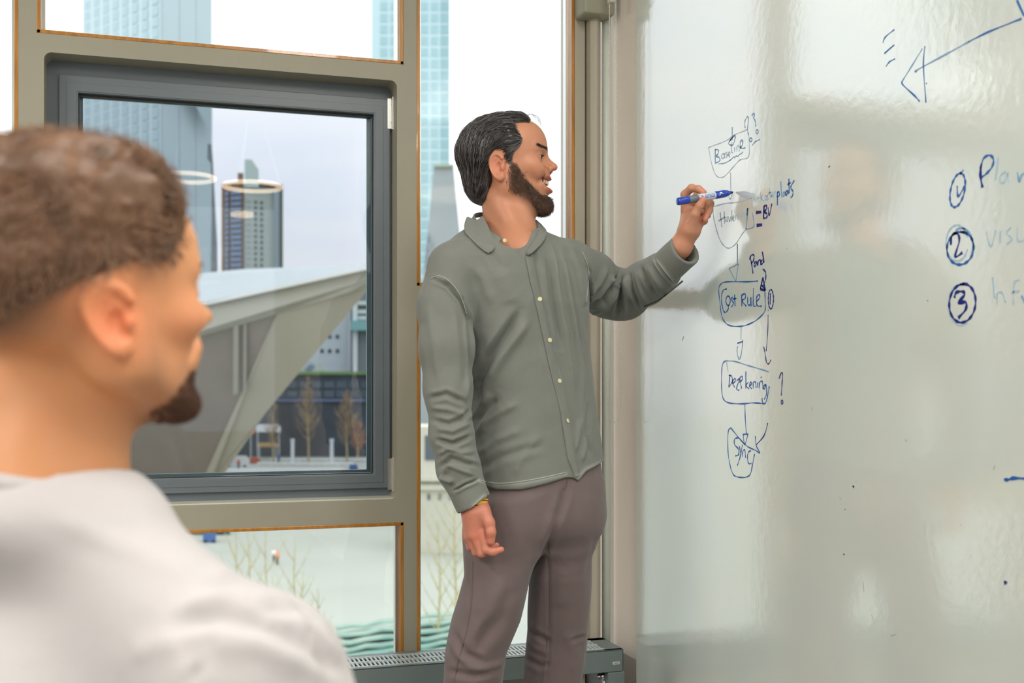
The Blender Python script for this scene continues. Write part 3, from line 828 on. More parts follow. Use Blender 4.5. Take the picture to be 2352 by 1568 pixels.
def corner(px, d): p = P(px, HY, d); return (p[0], p[1])
def bld(parent, name, foot, ztop, zbot, m, bevel=0):
    b = MB(); b.prism([(x, y, zbot) for x, y in foot], [(x, y, ztop) for x, y in foot])
    return b.build(name, m, parent)
def zat(py, d): return 1.22 + (HY - py) / FPX * d
def facade(parent, pa, da, pb, db, rows, cols, py_ref, ztop, zbot, m, name='window_panel', inset=0.18, fx=0.8, fz=0.72, slant=None):
    """grid of shared-mesh panels standing proud of a facade between two vertical edges"""
    A = np.array([*corner(pa, da), 0]); Bq = np.array([*corner(pb, db), 0]); u = (Bq - A) / cols
    L = np.linalg.norm(u); un = u / L; nrm = np.cross(un, (0, 0, 1.0))
    if nrm @ (CAM * [1, 1, 0] - A) < 0: nrm = -nrm
    dz = (ztop - zbot) / rows
    w2, h2 = L * fx / 2, dz * fz / 2
    b = MB(); v = []
    for dd in (-0.1, inset):
        v += [tuple(un * sx * w2 + nrm * dd + np.array([0, 0, sz * h2])) for sx, sz in ((-1, -1), (1, -1), (1, 1), (-1, 1))]
    b.add(v, [(4, 5, 6, 7), (0, 1, 5, 4), (1, 2, 6, 5), (2, 3, 7, 6), (3, 0, 4, 7)])
    first = None
    base = np.array(parent.location)
    for r in range(rows):
        for c in range(cols):
            p = A + u * (c + 0.5) + np.array([0, 0, zbot + dz * (r + 0.5)]) - base
            if first is None: first = b.build(name, m, parent, keep=False); o = first
            else: o = first.copy(); col.objects.link(o)
            o.location = tuple(p)

# ---- tall pale glass tower on the left
M_tA = mat('tower_glass_pale', s2l(180, 200, 206), 0.25, noise=(0.02, 0.03))
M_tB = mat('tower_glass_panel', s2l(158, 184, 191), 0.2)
M_tC = mat('tower_stone_light', s2l(164, 182, 188), 0.4, noise=(0.03, 0.06))
d = 330
t1 = empty('glass_tower', (*corner(370, d), ZG)); tag(t1, 'wide pale blue glass tower rising behind the opening window', 'skyscraper')
c0, c1, c2 = corner(190, d + 22), corner(370, d - 6), corner(487, d + 10)
cb = corner(300, d + 70)
bld(t1, 'tower_body', [c0, c1, c2, cb], zat(-140, d), ZG, M_tA)
facade(t1, 192, d + 22, 369, d - 6, 30, 8, 0, zat(-130, d), zat(640, d), M_tB, fx=0.62, fz=0.80)
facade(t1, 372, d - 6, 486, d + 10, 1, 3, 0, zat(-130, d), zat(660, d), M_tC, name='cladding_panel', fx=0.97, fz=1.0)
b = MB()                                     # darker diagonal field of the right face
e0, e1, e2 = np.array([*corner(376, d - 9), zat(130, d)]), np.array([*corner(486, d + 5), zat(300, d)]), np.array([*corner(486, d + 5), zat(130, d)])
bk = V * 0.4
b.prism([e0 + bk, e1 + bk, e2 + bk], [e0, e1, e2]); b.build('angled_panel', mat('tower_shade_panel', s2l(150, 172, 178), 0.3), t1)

# dark slim mast tower on its right edge
d = 300
t2 = empty('slim_tower', (*corner(485, d), ZG)); tag(t2, 'dark narrow tower standing against the right edge of the wide pale tower', 'tower')
M_slim = mat('dark_facade', s2l(92, 104, 108), 0.5, noise=(0.2, 0.15))
pts = [(477, 330), (486, 332), (489, 370), (492, 430), (499, 560), (500, 640), (484, 640), (487, 430), (484, 375), (476, 365)]
b = MB(); b.prism([P(x, y, d + 8) for x, y in pts], [P(x, y, d) for x, y in pts]); b.build('mast', M_slim, t2)
bld(t2, 'lower_floors', [corner(484, d + 0.5), corner(500, d + 0.5), corner(500, d + 8), corner(484, d + 8)], zat(641, d), ZG, M_slim)

# ---- residential tower
d = 480
t3 = empty('apartment_tower', (*corner(580, d), ZG)); tag(t3, 'brown and white apartment tower with rows of small windows', 'apartment tower')
M_br = mat('brown_cladding', s2l(120, 92, 62), 0.6); M_wh = mat('white_concrete', s2l(178, 184, 176), 0.7); M_bl = mat('blue_glass_panel', s2l(110, 136, 168), 0.25)
M_dk = mat('dark_window', s2l(80, 90, 96), 0.3)
M_gp = mat('grey_panel', s2l(150, 162, 168), 0.5)
f0, f1, f2 = corner(509, d + 6), corner(562, d), corner(650, d + 10)
bld(t3, 'body', [f0, f1, f2, corner(600, d + 22)], zat(425, d), ZG, M_wh)
bld(t3, 'brown_wing', [corner(509, d + 5.5), corner(560, d - 0.6), corner(560, d + 4), corner(509, d + 9)], zat(416, d), ZG, M_br)
bld(t3, 'dark_edge', [corner(641, d + 7.5), corner(650, d + 9), corner(650, d + 14), corner(641, d + 12)], zat(418, d), ZG, mat('green_dark_edge', s2l(92, 104, 90), 0.6))
bld(t3, 'grey_edge', [corner(629, d + 6.0), corner(641, d + 7.0), corner(641, d + 10), corner(629, d + 9)], zat(430, d), ZG, M_gp)
bld(t3, 'roof_edge', [corner(590, d + 1), corner(649, d + 8), corner(649, d + 14), corner(590, d + 6)], zat(416, d), zat(424, d), M_br)
bld(t3, 'chimney', [corner(546, d), corner(559, d), corner(559, d + 4), corner(546, d + 4)], zat(397, d), zat(425, d), M_br)
b = MB(); pts = [(562, 366), (578, 366), (594, 390), (594, 430), (562, 430)]
b.prism([P(x, y, d + 9) for x, y in pts], [P(x, y, d) for x, y in pts]); b.build('lift_shaft', mat('pale_green_concrete', s2l(186, 200, 194), 0.6), t3)
facade(t3, 518, d + 4.0, 527, d + 3, 16, 1, 0, zat(435, d), zat(640, d), M_bl, name='window', fx=0.8, fz=0.7, inset=0.5)
facade(t3, 531, d + 2.2, 556, d - 0.2, 16, 1, 0, zat(435, d), zat(640, d), M_bl, name='balcony_window', fx=0.92, fz=0.62, inset=0.5)
facade(t3, 565, d + 0.4, 577, d + 1.6, 14, 1, 0, zat(455, d), zat(640, d), M_gp, name='window', fx=0.8, fz=0.25, inset=0.3)
facade(t3, 580, d + 2, 608, d + 5, 14, 2, 0, zat(455, d), zat(640, d), M_dk, name='small_window', fx=0.38, fz=0.5, inset=0.3)

# ---- second glass tower behind the mullion
d = 440
t4 = empty('glass_tower', (*corner(950, d), ZG)); tag(t4, 'tall teal gridded glass tower standing behind the window mullion', 'skyscraper')
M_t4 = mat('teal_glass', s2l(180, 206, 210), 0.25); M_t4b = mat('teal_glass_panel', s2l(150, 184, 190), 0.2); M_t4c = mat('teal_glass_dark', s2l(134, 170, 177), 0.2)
bld(t4, 'tower_body', [corner(853, d), corner(1033, d), corner(1033, d + 30), corner(853, d + 30)], zat(-140, d), ZG, M_t4)
facade(t4, 870, d, 1010, d, 30, 6, 0, zat(-130, d), zat(660, d), M_t4b, fx=0.70, fz=0.72)
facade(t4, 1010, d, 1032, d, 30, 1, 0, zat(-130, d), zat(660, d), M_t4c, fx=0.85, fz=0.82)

# ---- grey slanted tower
d = 180
t5 = empty('slanted_building', (*corner(1010, d), ZG)); tag(t5, 'dark grey flat-topped building with slanted sides in front of the teal tower', 'building')
pts = [(997, 381), (1041, 380), (1066, 640), (1085, 1160), (930, 1160), (972, 640)]
b = MB(); b.prism([P(x, y, d + 14) for x, y in pts], [P(x, y, d) for x, y in pts]); b.build('slanted_body', mat('grey_zinc', s2l(140, 148, 150), 0.5, noise=(0.05, 0.08)), t5)
b = MB(); pts = [(985, 540), (1000, 585), (1010, 640), (975, 640), (980, 590)]
b.prism([P(x, y, d - 0.1) for x, y in pts], [P(x, y, d - 0.5) for x, y in pts]); b.build('darker_facet', mat('grey_zinc_dark', s2l(118, 128, 134), 0.5), t5)
b = MB(); b.prism([P(x, y, d + 12) for x, y in ((996, 378), (1042, 377), (1042, 382), (996, 383))], [P(x, y, d - 0.6) for x, y in ((996, 378), (1042, 377), (1042, 382), (996, 383))])
b.build('parapet', mat('parapet_green', s2l(150, 160, 132), 0.6), t5)

# ---- station hall with its big wedge canopy
d = 190
hall = empty('station_hall', (*corner(500, d), ZG)); tag(hall, 'angular station hall with a huge pointed canopy outside the opening window', 'station')
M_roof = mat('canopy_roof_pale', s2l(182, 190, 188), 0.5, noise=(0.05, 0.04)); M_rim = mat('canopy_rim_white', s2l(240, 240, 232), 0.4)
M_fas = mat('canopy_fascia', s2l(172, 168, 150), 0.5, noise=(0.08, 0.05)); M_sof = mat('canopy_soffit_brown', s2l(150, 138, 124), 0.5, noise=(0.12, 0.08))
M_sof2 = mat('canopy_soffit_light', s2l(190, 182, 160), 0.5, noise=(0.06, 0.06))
def slab(name, pts, m, thick=1.2):
    f = [P(x, y, dd) for x, y, dd in pts]; k = [P(x, y, dd + thick) for x, y, dd in pts]
    return MB().prism(k, f).build(name, m, hall)
slab('roof', [(100, 660, 250), (560, 618, 255), (852, 606, 182), (852, 613, 180), (480, 692, 186), (100, 772, 190)], M_roof, 2.0)
slab('rim', [(100, 772, 189), (480, 690, 185), (852, 611, 179), (852, 617, 179), (480, 699, 185), (100, 783, 189)], M_rim, 1.0)
slab('fascia', [(100, 783, 190), (480, 699, 186), (852, 617, 180), (852, 640, 180), (800, 672, 181), (636, 722, 184), (468, 772, 187), (100, 870, 190)], M_fas, 1.0)
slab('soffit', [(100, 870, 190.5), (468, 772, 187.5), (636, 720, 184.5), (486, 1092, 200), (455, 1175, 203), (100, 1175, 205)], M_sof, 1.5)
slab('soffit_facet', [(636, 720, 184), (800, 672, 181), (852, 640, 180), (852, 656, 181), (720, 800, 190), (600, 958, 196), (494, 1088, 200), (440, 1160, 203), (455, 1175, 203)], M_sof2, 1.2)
for (xa, xb, y0_, y1_) in ((536, 548, 750, 905), (560, 566, 742, 905)):
    slab('soffit_joint', [(xa, y0_, 185.2), (xb, y0_ - 3, 185), (xb - 1, y1_, 190), (xa - 1, y1_, 190)], M_fas, 0.5)

# ---- dark long building, white building, strip building on the far side
d = 356
b5 = empty('station_wing', (*corner(720, d), ZG)); tag(b5, 'long low dark building with a thin green roof edge beyond the square', 'building')
M_dark2 = mat('dark_glazing', s2l(64, 72, 80), 0.3, noise=(0.08, 0.35)); M_green = mat('roof_green', s2l(110, 142, 84), 0.7)
bld(b5, 'dark_front', [corner(540, d), corner(858, d), corner(858, d + 20), corner(540, d + 20)], zat(860, d), ZG, M_dark2)
bld(b5, 'green_roof_edge', [corner(540, d - 1), corner(858, d - 1), corner(858, d + 20), corner(540, d + 20)], zat(853, d), zat(860, d), M_green)
bld(b5, 'horizontal_band', [corner(540, d - 0.8), corner(856, d - 0.8), corner(856, d), corner(540, d)], zat(916, d), zat(922, d), mat('band_lilac', s2l(100, 108, 140), 0.4))
facade(b5, 600, d, 856, d, 2, 9, 0, zat(872, d), zat(915, d), mat('dim_window', s2l(84, 98, 108), 0.25), name='window', fx=0.8, fz=0.7)
bld(b5, 'white_pylon', [corner(846, d - 3), corner(856, d - 3), corner(856, d), corner(846, d)], zat(832, d), zat(922, d), mat('pylon_white', s2l(225, 230, 228), 0.5))
d = 400
b6 = empty('white_block', (*corner(740, d), ZG)); tag(b6, 'white block with rows of small square windows behind the dark building', 'building')
bld(b6, 'body', [corner(660, d), corner(803, d), corner(803, d + 30), corner(660, d + 30)], zat(700, d), ZG, mat('white_render', s2l(212, 218, 222), 0.6))
facade(b6, 731, d, 784, d, 1, 3, 0, zat(767, d), zat(779, d), M_dk, name='window', fx=0.45, fz=0.75)
facade(b6, 731, d, 784, d, 1, 3, 0, zat(800, d), zat(812, d), M_dk, name='window', fx=0.45, fz=0.75)
d = 395
b7 = empty('office_block', (*corner(830, d), ZG)); tag(b7, 'grey office block with white columns and a teal balcony behind the canopy tip', 'building')
bld(b7, 'body', [corner(804, d), corner(870, d), corner(870, d + 30), corner(804, d + 30)], zat(640, d), ZG, mat('grey_office', s2l(120, 128, 132), 0.5))
bld(b7, 'column', [corner(810, d - 3), corner(821, d - 3), corner(821, d), corner(810, d)], zat(690, d), ZG, mat('white_column', s2l(220, 226, 226), 0.5))
bld(b7, 'balcony', [corner(806, d - 6), corner(852, d - 6), corner(852, d), corner(806, d)], zat(738, d), zat(760, d), mat('teal_balcony', s2l(130, 176, 178), 0.3))
for y in (692, 712, 726): bld(b7, 'floor_band', [corner(822, d - 2), corner(860, d - 2), corner(860, d), corner(822, d)], zat(y, d), zat(y + 9, d), mat('band_white', s2l(205, 214, 208), 0.5))
d = 362
b8 = empty('roof_cabin', (*corner(700, d), zat(855, d))); tag(b8, 'small pale cabin on the roof of the dark building', 'cabin')
pts = [(690, 855), (712, 828), (738, 836), (752, 855)]
MB().prism([P(x, y, d + 5) for x, y in pts], [P(x, y, d) for x, y in pts]).build('cabin_body', M_roof, b8)
pts = [(700, 849), (712, 836), (722, 838), (716, 849)]
MB().prism([P(x, y, d - 0.2) for x, y in pts], [P(x, y, d - 0.6) for x, y in pts]).build('cabin_window', M_bl, b8)

# ---- bare trees on the square
M_twig = mat('bare_twigs', s2l(150, 128, 98), 0.8); M_trunk = mat('tree_trunk', s2l(168, 152, 112), 0.8)
M_twig2 = mat('orange_twigs', s2l(172, 124, 92), 0.8)
def bare_tree(px, py0, py1, wpx, lab, seed=0, tw=M_twig, nb=90, rt=2.4, grp=None):
    d = gd(py0); s = d / FPX
    base = np.array(P(px, py0, d)); r = random.Random(seed); Hh = (py0 - py1) * s
    e = empty('bare_tree', base); tag(e, lab, 'tree', grp)
    MB().tube([base + Z * Hh * t + R * math.sin(t * 5 + seed) * 0.01 * Hh for t in np.linspace(0, 1, 6)], [rt * s * (1 - 0.85 * t) for t in np.linspace(0, 1, 6)], 7).build('trunk', M_trunk, e)
    b = MB()
    for i in range(nb):
        t = 0.22 + 0.75 * r.random(); a = r.random() * 6.28
        ln = wpx * s * (0.55 + 0.5 * r.random()) * math.sin(math.pi * min(1, (t - 0.1) * 0.9 + 0.12)) * (1.05 - t * 0.75)
        p0 = base + Z * Hh * t; dr = R * math.cos(a) + V * math.sin(a)
        pts = [p0 + (dr * q + Z * q * q * 0.8 + Z * q * 0.5) * ln for q in (0, 0.4, 0.75, 1)]
        b.tube(pts, [0.9 * s, 0.6 * s, 0.4 * s, 0.2 * s], 3, cap=False)
        for k in range(4):
            q0 = pts[1 + k % 2] * 0.5 + pts[2] * 0.5; dd = np.array([r.uniform(-1, 1), r.uniform(-1, 1), r.uniform(0.3, 1.3)]) * ln * 0.45
            b.tube([q0, q0 + dd * 0.5, q0 + dd], [0.5 * s, 0.35 * s, 0.15 * s], 3, cap=False)
    o = b.build('branches', tw, e); o['kind'] = 'stuff'
bare_tree(707, 1062, 862, 46, 'bare tree with an orange-brown tip, left of the two white posts gap', 1)
bare_tree(796, 1060, 893, 46, 'bare tree by the right edge of the opening window', 2)
bare_tree(628, 1064, 900, 34, 'bare tree just right of the canopy edge', 3, nb=60)
bare_tree(822, 1058, 965, 34, 'low orange-brown shrubby tree beside the rightmost bare tree', 4, M_twig2, nb=60)

M_post = mat('white_post', s2l(205, 212, 214), 0.5)
for px, lab in ((672, 'white post between the first and second bare tree'), (762, 'white post between the second and third bare tree')):
    d = gd(1064); e = empty('lamp_post', P(px, 1064, d)); tag(e, lab, 'post', 'white posts on the square')
    bld(e, 'post_shaft', [corner(px - 4, d), corner(px + 4, d), corner(px + 4, d + 1.2), corner(px - 4, d + 1.2)], zat(1010, d), ZG, M_post)
    bld(e, 'post_cap', [corner(px - 5, d - 0.1), corner(px + 5, d - 0.1), corner(px + 5, d + 1.3), corner(px - 5, d + 1.3)], zat(1008, d), zat(1012, d), M_post)
def boxthing(name, px0, py0, px1, py1, m, lab, cat, depth=2.0, dpx=None, grp=None, extra=None):
    d = dpx or gd(py1)
    e = empty(name, P((px0 + px1) / 2, py1, d)); tag(e, lab, cat, grp)
    c = (px1 - px0) * 0.12
    pts = [(px0, py1), (px1, py1), (px1, py0 + (py1 - py0) * 0.35), (px1 - c, py0), (px0 + c, py0), (px0, py0 + (py1 - py0) * 0.25)]
    MB().prism([P(x, y, d + depth) for x, y in pts], [P(x, y, d) for x, y in pts]).build('body', m, e)
    if extra: extra(e, d)
    return e
def wheels(px0, px1, py, r):
    def f(e, d):
        for x in (px0, px1):
            p = P(x, py, d - 0.1); s = d / FPX
            MB().tube([p, p + V * 0.5], r * s, 12).build('wheel', M_gasket, e)
    return f
M_white = mat('white_paint', s2l(222, 226, 226), 0.4); M_bluep = mat('blue_paint', s2l(70, 100, 150), 0.4); M_redp = mat('red_paint', s2l(178, 84, 62), 0.5); M_tan = mat('tan_board', s2l(196, 168, 116), 0.6); M_or = mat('orange_sign', s2l(238, 150, 110), 0.5)
boxthing('delivery_van', 516, 1046, 572, 1072, M_white, 'white van parked at the foot of the canopy', 'van', extra=wheels(526, 562, 1071, 3.4))
boxthing('parked_car', 574, 1050, 597, 1064, M_redp, 'small red car right of the white van', 'car', extra=wheels(579, 592, 1063, 2.6))
boxthing('parked_car', 802, 1066, 822, 1082, M_bluep, 'small blue car near the right end of the barriers', 'car', extra=wheels(806, 817, 1081, 2.4))
boxthing('market_stall', 588, 974, 645, 992, M_white, 'white canopy of a stall in front of the dark building', 'stall', dpx=gd(1062), extra=lambda e, d: [bld(e, 'stall_leg', [corner(x - 1, d), corner(x + 1, d), corner(x + 1, d + .5), corner(x - 1, d + .5)], zat(990, d), ZG, M_post) for x in (592, 641)])
boxthing('notice_board', 590, 1016, 640, 1026, M_tan, 'tan sign board under the white stall canopy', 'sign', depth=0.4, dpx=gd(1061), extra=lambda e, d: [bld(e, 'sign_leg', [corner(x - 1, d), corner(x + 1, d), corner(x + 1, d + .3), corner(x - 1, d + .3)], zat(1024, d), ZG, M_post) for x in (596, 634)])
d = gd(1062); e = empty('round_sign', P(576, 1062, d)); tag(e, 'round orange sign on a pole left of the stall', 'sign')
p = P(576, 989, d); MB().tube([p, p + V * 0.3], 9 * d / FPX, 20).build('sign_disc', M_or, e); MB().tube([P(576, 1062, d + 0.2), P(576, 989, d + 0.2)], 1 * d / FPX, 6).build('pole', M_post, e)
p = P(576, 989, d - 0.05); MB().tube([p, p + V * 0.2], 4 * d / FPX, 16).build('sign_centre', M_white, e)
for i, (x0_, x1_, y, lab) in enumerate(((620, 850, 1053, 'long white barrier in front of the bare trees'), (590, 812, 1062, 'second white barrier nearer the window'), (500, 790, 1076, 'wide pale platform edge in front of the barriers'))):
    d = gd(y + 6); e = empty('barrier', P((x0_ + x1_) / 2, y + 6, d)); tag(e, lab, 'barrier', 'white barriers on the square')
    s = 3 if i < 2 else 10
    bld(e, 'barrier_rail', [corner(x0_, d), corner(x1_, d), corner(x1_, d + 1), corner(x0_, d + 1)], zat(y, d), zat(y + s, d), M_white)
    n_ = 8
    for k in range(n_):
        x = x0_ + 3 + (x1_ - x0_ - 6) * k / (n_ - 1)
        bld(e, 'barrier_foot', [corner(x - 1.2, d), corner(x + 1.2, d), corner(x + 1.2, d + 1), corner(x - 1.2, d + 1)], zat(y + s, d), ZG, M_white)
# tiny pedestrians
def walker(px, py0, py1, shirt, lab, legs=None):
    d = gd(py1); s = d / FPX; Hh = (py1 - py0) * s; b0 = np.array(P(px, py1, d))
    e = empty('person', b0); tag(e, lab, 'person', 'people on the square')
    b = MB()
    b.tube([b0 + R * 0.05 * Hh, b0 + R * 0.05 * Hh + Z * 0.48 * Hh], [0.035 * Hh, 0.06 * Hh], 8)
    b.tube([b0 - R * 0.05 * Hh, b0 - R * 0.04 * Hh + Z * 0.48 * Hh], [0.035 * Hh, 0.06 * Hh], 8)
    b.build('trousers', legs or M_dark2, e, smooth=True)
    t = MB(); t.tube([b0 + Z * Hh * q for q in (0.46, 0.6, 0.78, 0.84)], [0.085 * Hh, 0.09 * Hh, 0.11 * Hh, 0.05 * Hh], 10)
    for sg in (-1, 1): t.tube([b0 + R * sg * 0.11 * Hh + Z * 0.8 * Hh, b0 + R * sg * 0.14 * Hh + Z * 0.6 * Hh, b0 + R * sg * 0.12 * Hh + Z * 0.45 * Hh], [0.035 * Hh, 0.03 * Hh, 0.02 * Hh], 6)
    t.build('jacket', shirt, e, smooth=True)
    h = MB(); h.tube([b0 + Z * Hh * q for q in (0.84, 0.87, 0.91, 0.96, 1.0)], [0.03 * Hh, 0.05 * Hh, 0.06 * Hh, 0.055 * Hh, 0.02 * Hh], 10); h.build('head', mat('walker_skin', s2l(200, 150, 120), 0.6), e, smooth=True)
walker(637, 1262, 1296, M_or, 'distant pedestrian in an orange top on the pale square')
walker(629, 1258, 1290, M_white, 'distant pedestrian in white beside the orange one')
walker(640, 1040, 1064, M_bluep, 'far pedestrian in blue by the stall')
walker(548, 1052, 1078, M_redp, 'far pedestrian in red by the white van')
# parked bicycles / blue object high in the lower pane
boxthing('parked_car', 415, 1206, 528, 1228, mat('dark_paint', s2l(66, 84, 88), 0.3), 'dark car at the top left of the pane under the opening window', 'car', extra=wheels(440, 505, 1227, 6))
boxthing('parked_scooter', 466, 1214, 496, 1246, M_bluep, 'blue scooter in front of the dark car', 'scooter', extra=wheels(472, 490, 1244, 4))
# saplings seen through the lower panes
def sapling(px, y0, y1, d, lab, seed, branchy=0):
    r = random.Random(seed); s = d / FPX; b0 = np.array(P(px, y0, d)); zb = b0 + Z * (ZG - b0[2])
    e = empty('young_tree', zb); tag(e, lab, 'tree', 'young bare trees outside the lower panes')
    Hh = (y0 - y1) * s
    MB().tube([zb, b0] + [b0 + Z * Hh * t + R * (math.sin(t * 6 + seed) * 3 * s) for t in np.linspace(0.1, 1, 7)], [4.5 * s, 3.6 * s] + [3.4 * s * (1 - 0.8 * t) for t in np.linspace(0.1, 1, 7)], 7).build('trunk', M_sap, e)
    b = MB()
    for i in range(branchy):
        t = 0.05 + 0.85 * i / branchy; sg = 1 if i % 2 else -1
        ln = Hh * (0.34 - 0.22 * t) * r.uniform(0.7, 1.2); a = r.uniform(-0.6, 0.6)
        p0 = b0 + Z * Hh * t; dr = R * sg * math.cos(a) + V * math.sin(a)
        pts = [p0 + (dr * q * 0.7 + Z * (q * 0.9 + q * q * 0.3)) * ln for q in (0, 0.35, 0.7, 1)]
        b.tube(pts, [1.6 * s, 1.1 * s, 0.7 * s, 0.3 * s], 5)
        for k in range(3):
            q0 = pts[1 + k % 3]; dd = (dr * r.uniform(-0.3, 0.6) + Z * r.uniform(0.4, 1)) * ln * 0.4
            b.tube([q0, q0 + dd], [0.7 * s, 0.2 * s], 4)
    if branchy: b.build('branches', M_sap, e)
M_sap = mat('sapling_bark', s2l(168, 158, 112), 0.8, noise=(3, 0.2))
sapling(1046, 1450, 1085, 45, 'young tree with forked branches right of the mullion', 1, 16)
sapling(1008, 1470, 1195, 48, 'thin young tree just right of the mullion', 5, 9)
for px, y0, y1, sd, lab in ((540, 1500, 1212, 3, 'leftmost thin stem under the opening window'), (570, 1500, 1215, 4, 'second thin stem from the left'), (612, 1500, 1218, 6, 'straight thin stem left of the tiny pedestrians'), (678, 1500, 1232, 7, 'thin stem right of the tiny pedestrians'), (694, 1500, 1310, 8, 'short thin stem nearer the teal roof'), (728, 1500, 1350, 9, 'shortest thin stem by the teal roof')):
    sapling(px, y0, y1, 50 + 4 * (sd % 7), lab, sd, 7)

# ---- pale stone building with cornice right of the mullion
d = 150
b9 = empty('stone_building', (*corner(1010, d), ZG)); tag(b9, 'pale stone building with a cornice seen low through the tall right window', 'building')
M_stone = mat('pale_stone', s2l(186, 184, 168), 0.7, noise=(0.3, 0.06))
bld(b9, 'body', [corner(958, d), corner(1330, d), corner(1330, d + 12), corner(958, d + 12)], zat(980, d), ZG, M_stone)
bld(b9, 'cornice', [corner(958, d - 1), corner(1330, d - 1), corner(1330, d), corner(958, d)], zat(1092, d), zat(1103, d), M_stone)
bld(b9, 'lower_cornice', [corner(958, d - 0.6), corner(1330, d - 0.6), corner(1330, d), corner(958, d)], zat(1112, d), zat(1124, d), M_stone)
for x in (976, 1060, 1150, 1240): bld(b9, 'window', [corner(x, d - 0.15), corner(x + 34, d - 0.15), corner(x + 34, d), corner(x, d)], zat(1000, d), zat(1056, d), M_dk)
for x in (982, 1007, 1032): bld(b9, 'small_vent', [corner(x, d - 0.15), corner(x + 6, d - 0.15), corner(x + 6, d), corner(x, d)], zat(1133, d), zat(1147, d), M_dk)

# ---- low pavilion with teal louvred roof, near, bottom of the panes
pav = empty('roof_pavilion', (*corner(950, 46), ZG)); tag(pav, 'low pavilion with a sloping roof of teal glass louvres below the window', 'pavilion')
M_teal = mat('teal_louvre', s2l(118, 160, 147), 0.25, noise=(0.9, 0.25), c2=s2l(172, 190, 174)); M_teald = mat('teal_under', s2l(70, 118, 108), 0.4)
def rowpt(px, py, d): return np.array(P(px, py, d))
for i in range(12):
    t = i / 12.0
    yL, yR = 1436 + i * 17.5, 1392 + i * 16.0
    dn = 52 - i * 1.5
    a, b_, c, e_ = rowpt(770, yL, dn), rowpt(1120, yR, dn), rowpt(1120, yR + 17, dn - 1.7), rowpt(770, yL + 18, dn - 1.7)
    up = Z * 0.22
    bb = MB(); nseg = 10
    top = []; v = []
    for k in range(nseg + 1):
        q = k / nseg; j = 0.05 * math.sin(k * 2.3 + i)
        v += [a + (b_ - a) * q + Z * j, e_ + (c - e_) * q + up + Z * j, e_ + (c - e_) * q + up - Z * 0.12 + Z * j]
    f = []
    for k in range(nseg):
        o_ = k * 3; f += [(o_, o_ + 3, o_ + 4, o_ + 1), (o_ + 1, o_ + 4, o_ + 5, o_ + 2)]
    bb.add(v, f); bb.build('louvre', M_teal, pav)
a, b_, c, e_ = rowpt(770, 1440, 52), rowpt(1120, 1396, 52), rowpt(1120, 1600, 33), rowpt(770, 1660, 33)
dn = [np.array([p[0], p[1], ZG]) for p in (a, b_, c, e_)]
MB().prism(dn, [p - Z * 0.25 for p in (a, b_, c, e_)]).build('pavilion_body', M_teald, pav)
# ================================================================== HEADS (local frame: x forward, y left, z up, metres)
def mirror(p):
    q = p.copy(); q[:, 1] = np.abs(q[:, 1]); return q
def ear_sd(p, side=-1):
    """ear on the side sign; returns distance"""
    c = np.array([-0.016, 0.0735 * side, -0.010], np.float32)
    q = p - c; q = q * np.array([1, side, 1], np.float32)          # y outward
    a = math.radians(24); x, y = q[:, 0] * math.cos(a) + q[:, 1] * math.sin(a), -q[:, 0] * math.sin(a) + q[:, 1] * math.cos(a)
    b = math.radians(-10); z = q[:, 2]
    x, z = x * math.cos(b) - z * math.sin(b), x * math.sin(b) + z * math.cos(b)
    # egg outline: narrower towards the lobe
    k = 1.0 + np.clip(-z / 0.03, -1, 1.2) * 0.28
    e = np.stack([x * k, y, z], 1)
    d = ell(e, (0, -0.002, 0), (0.0185, 0.0045, 0.029))
    rr = np.sqrt((e[:, 0] / 0.0165) ** 2 + (z / 0.0275) ** 2)
    helix = np.sqrt(((rr - 1) * 0.0195) ** 2 + (y - 0.0035) ** 2) - np.where((x > 0.004) & (z < 0.012), 0.0012, 0.0036)
    d = smin(d, helix, 0.004)
    anti = np.sqrt(((np.sqrt(((e[:, 0] + 0.001) / 0.0095) ** 2 + ((z - 0.001) / 0.0185) ** 2) - 1) * 0.012) ** 2 + (y - 0.002) ** 2) - np.where(x > 0.002, 0.0004, 0.0026)
    d = smin(d, anti, 0.003)
    d = smax(d, -ell(e, (0.0035, 0.0045, -0.003), (0.0075, 0.0095, 0.0120)), 0.003)
    d = smin(d, ell(e, (0.0120, 0.002, -0.004), (0.0042, 0.0042, 0.0065)), 0.004)
    d = smin(d, ell(np.stack([x, y, z], 1), (0.003, 0.0005, -0.0265), (0.009, 0.0042, 0.008)), 0.006)
    return d
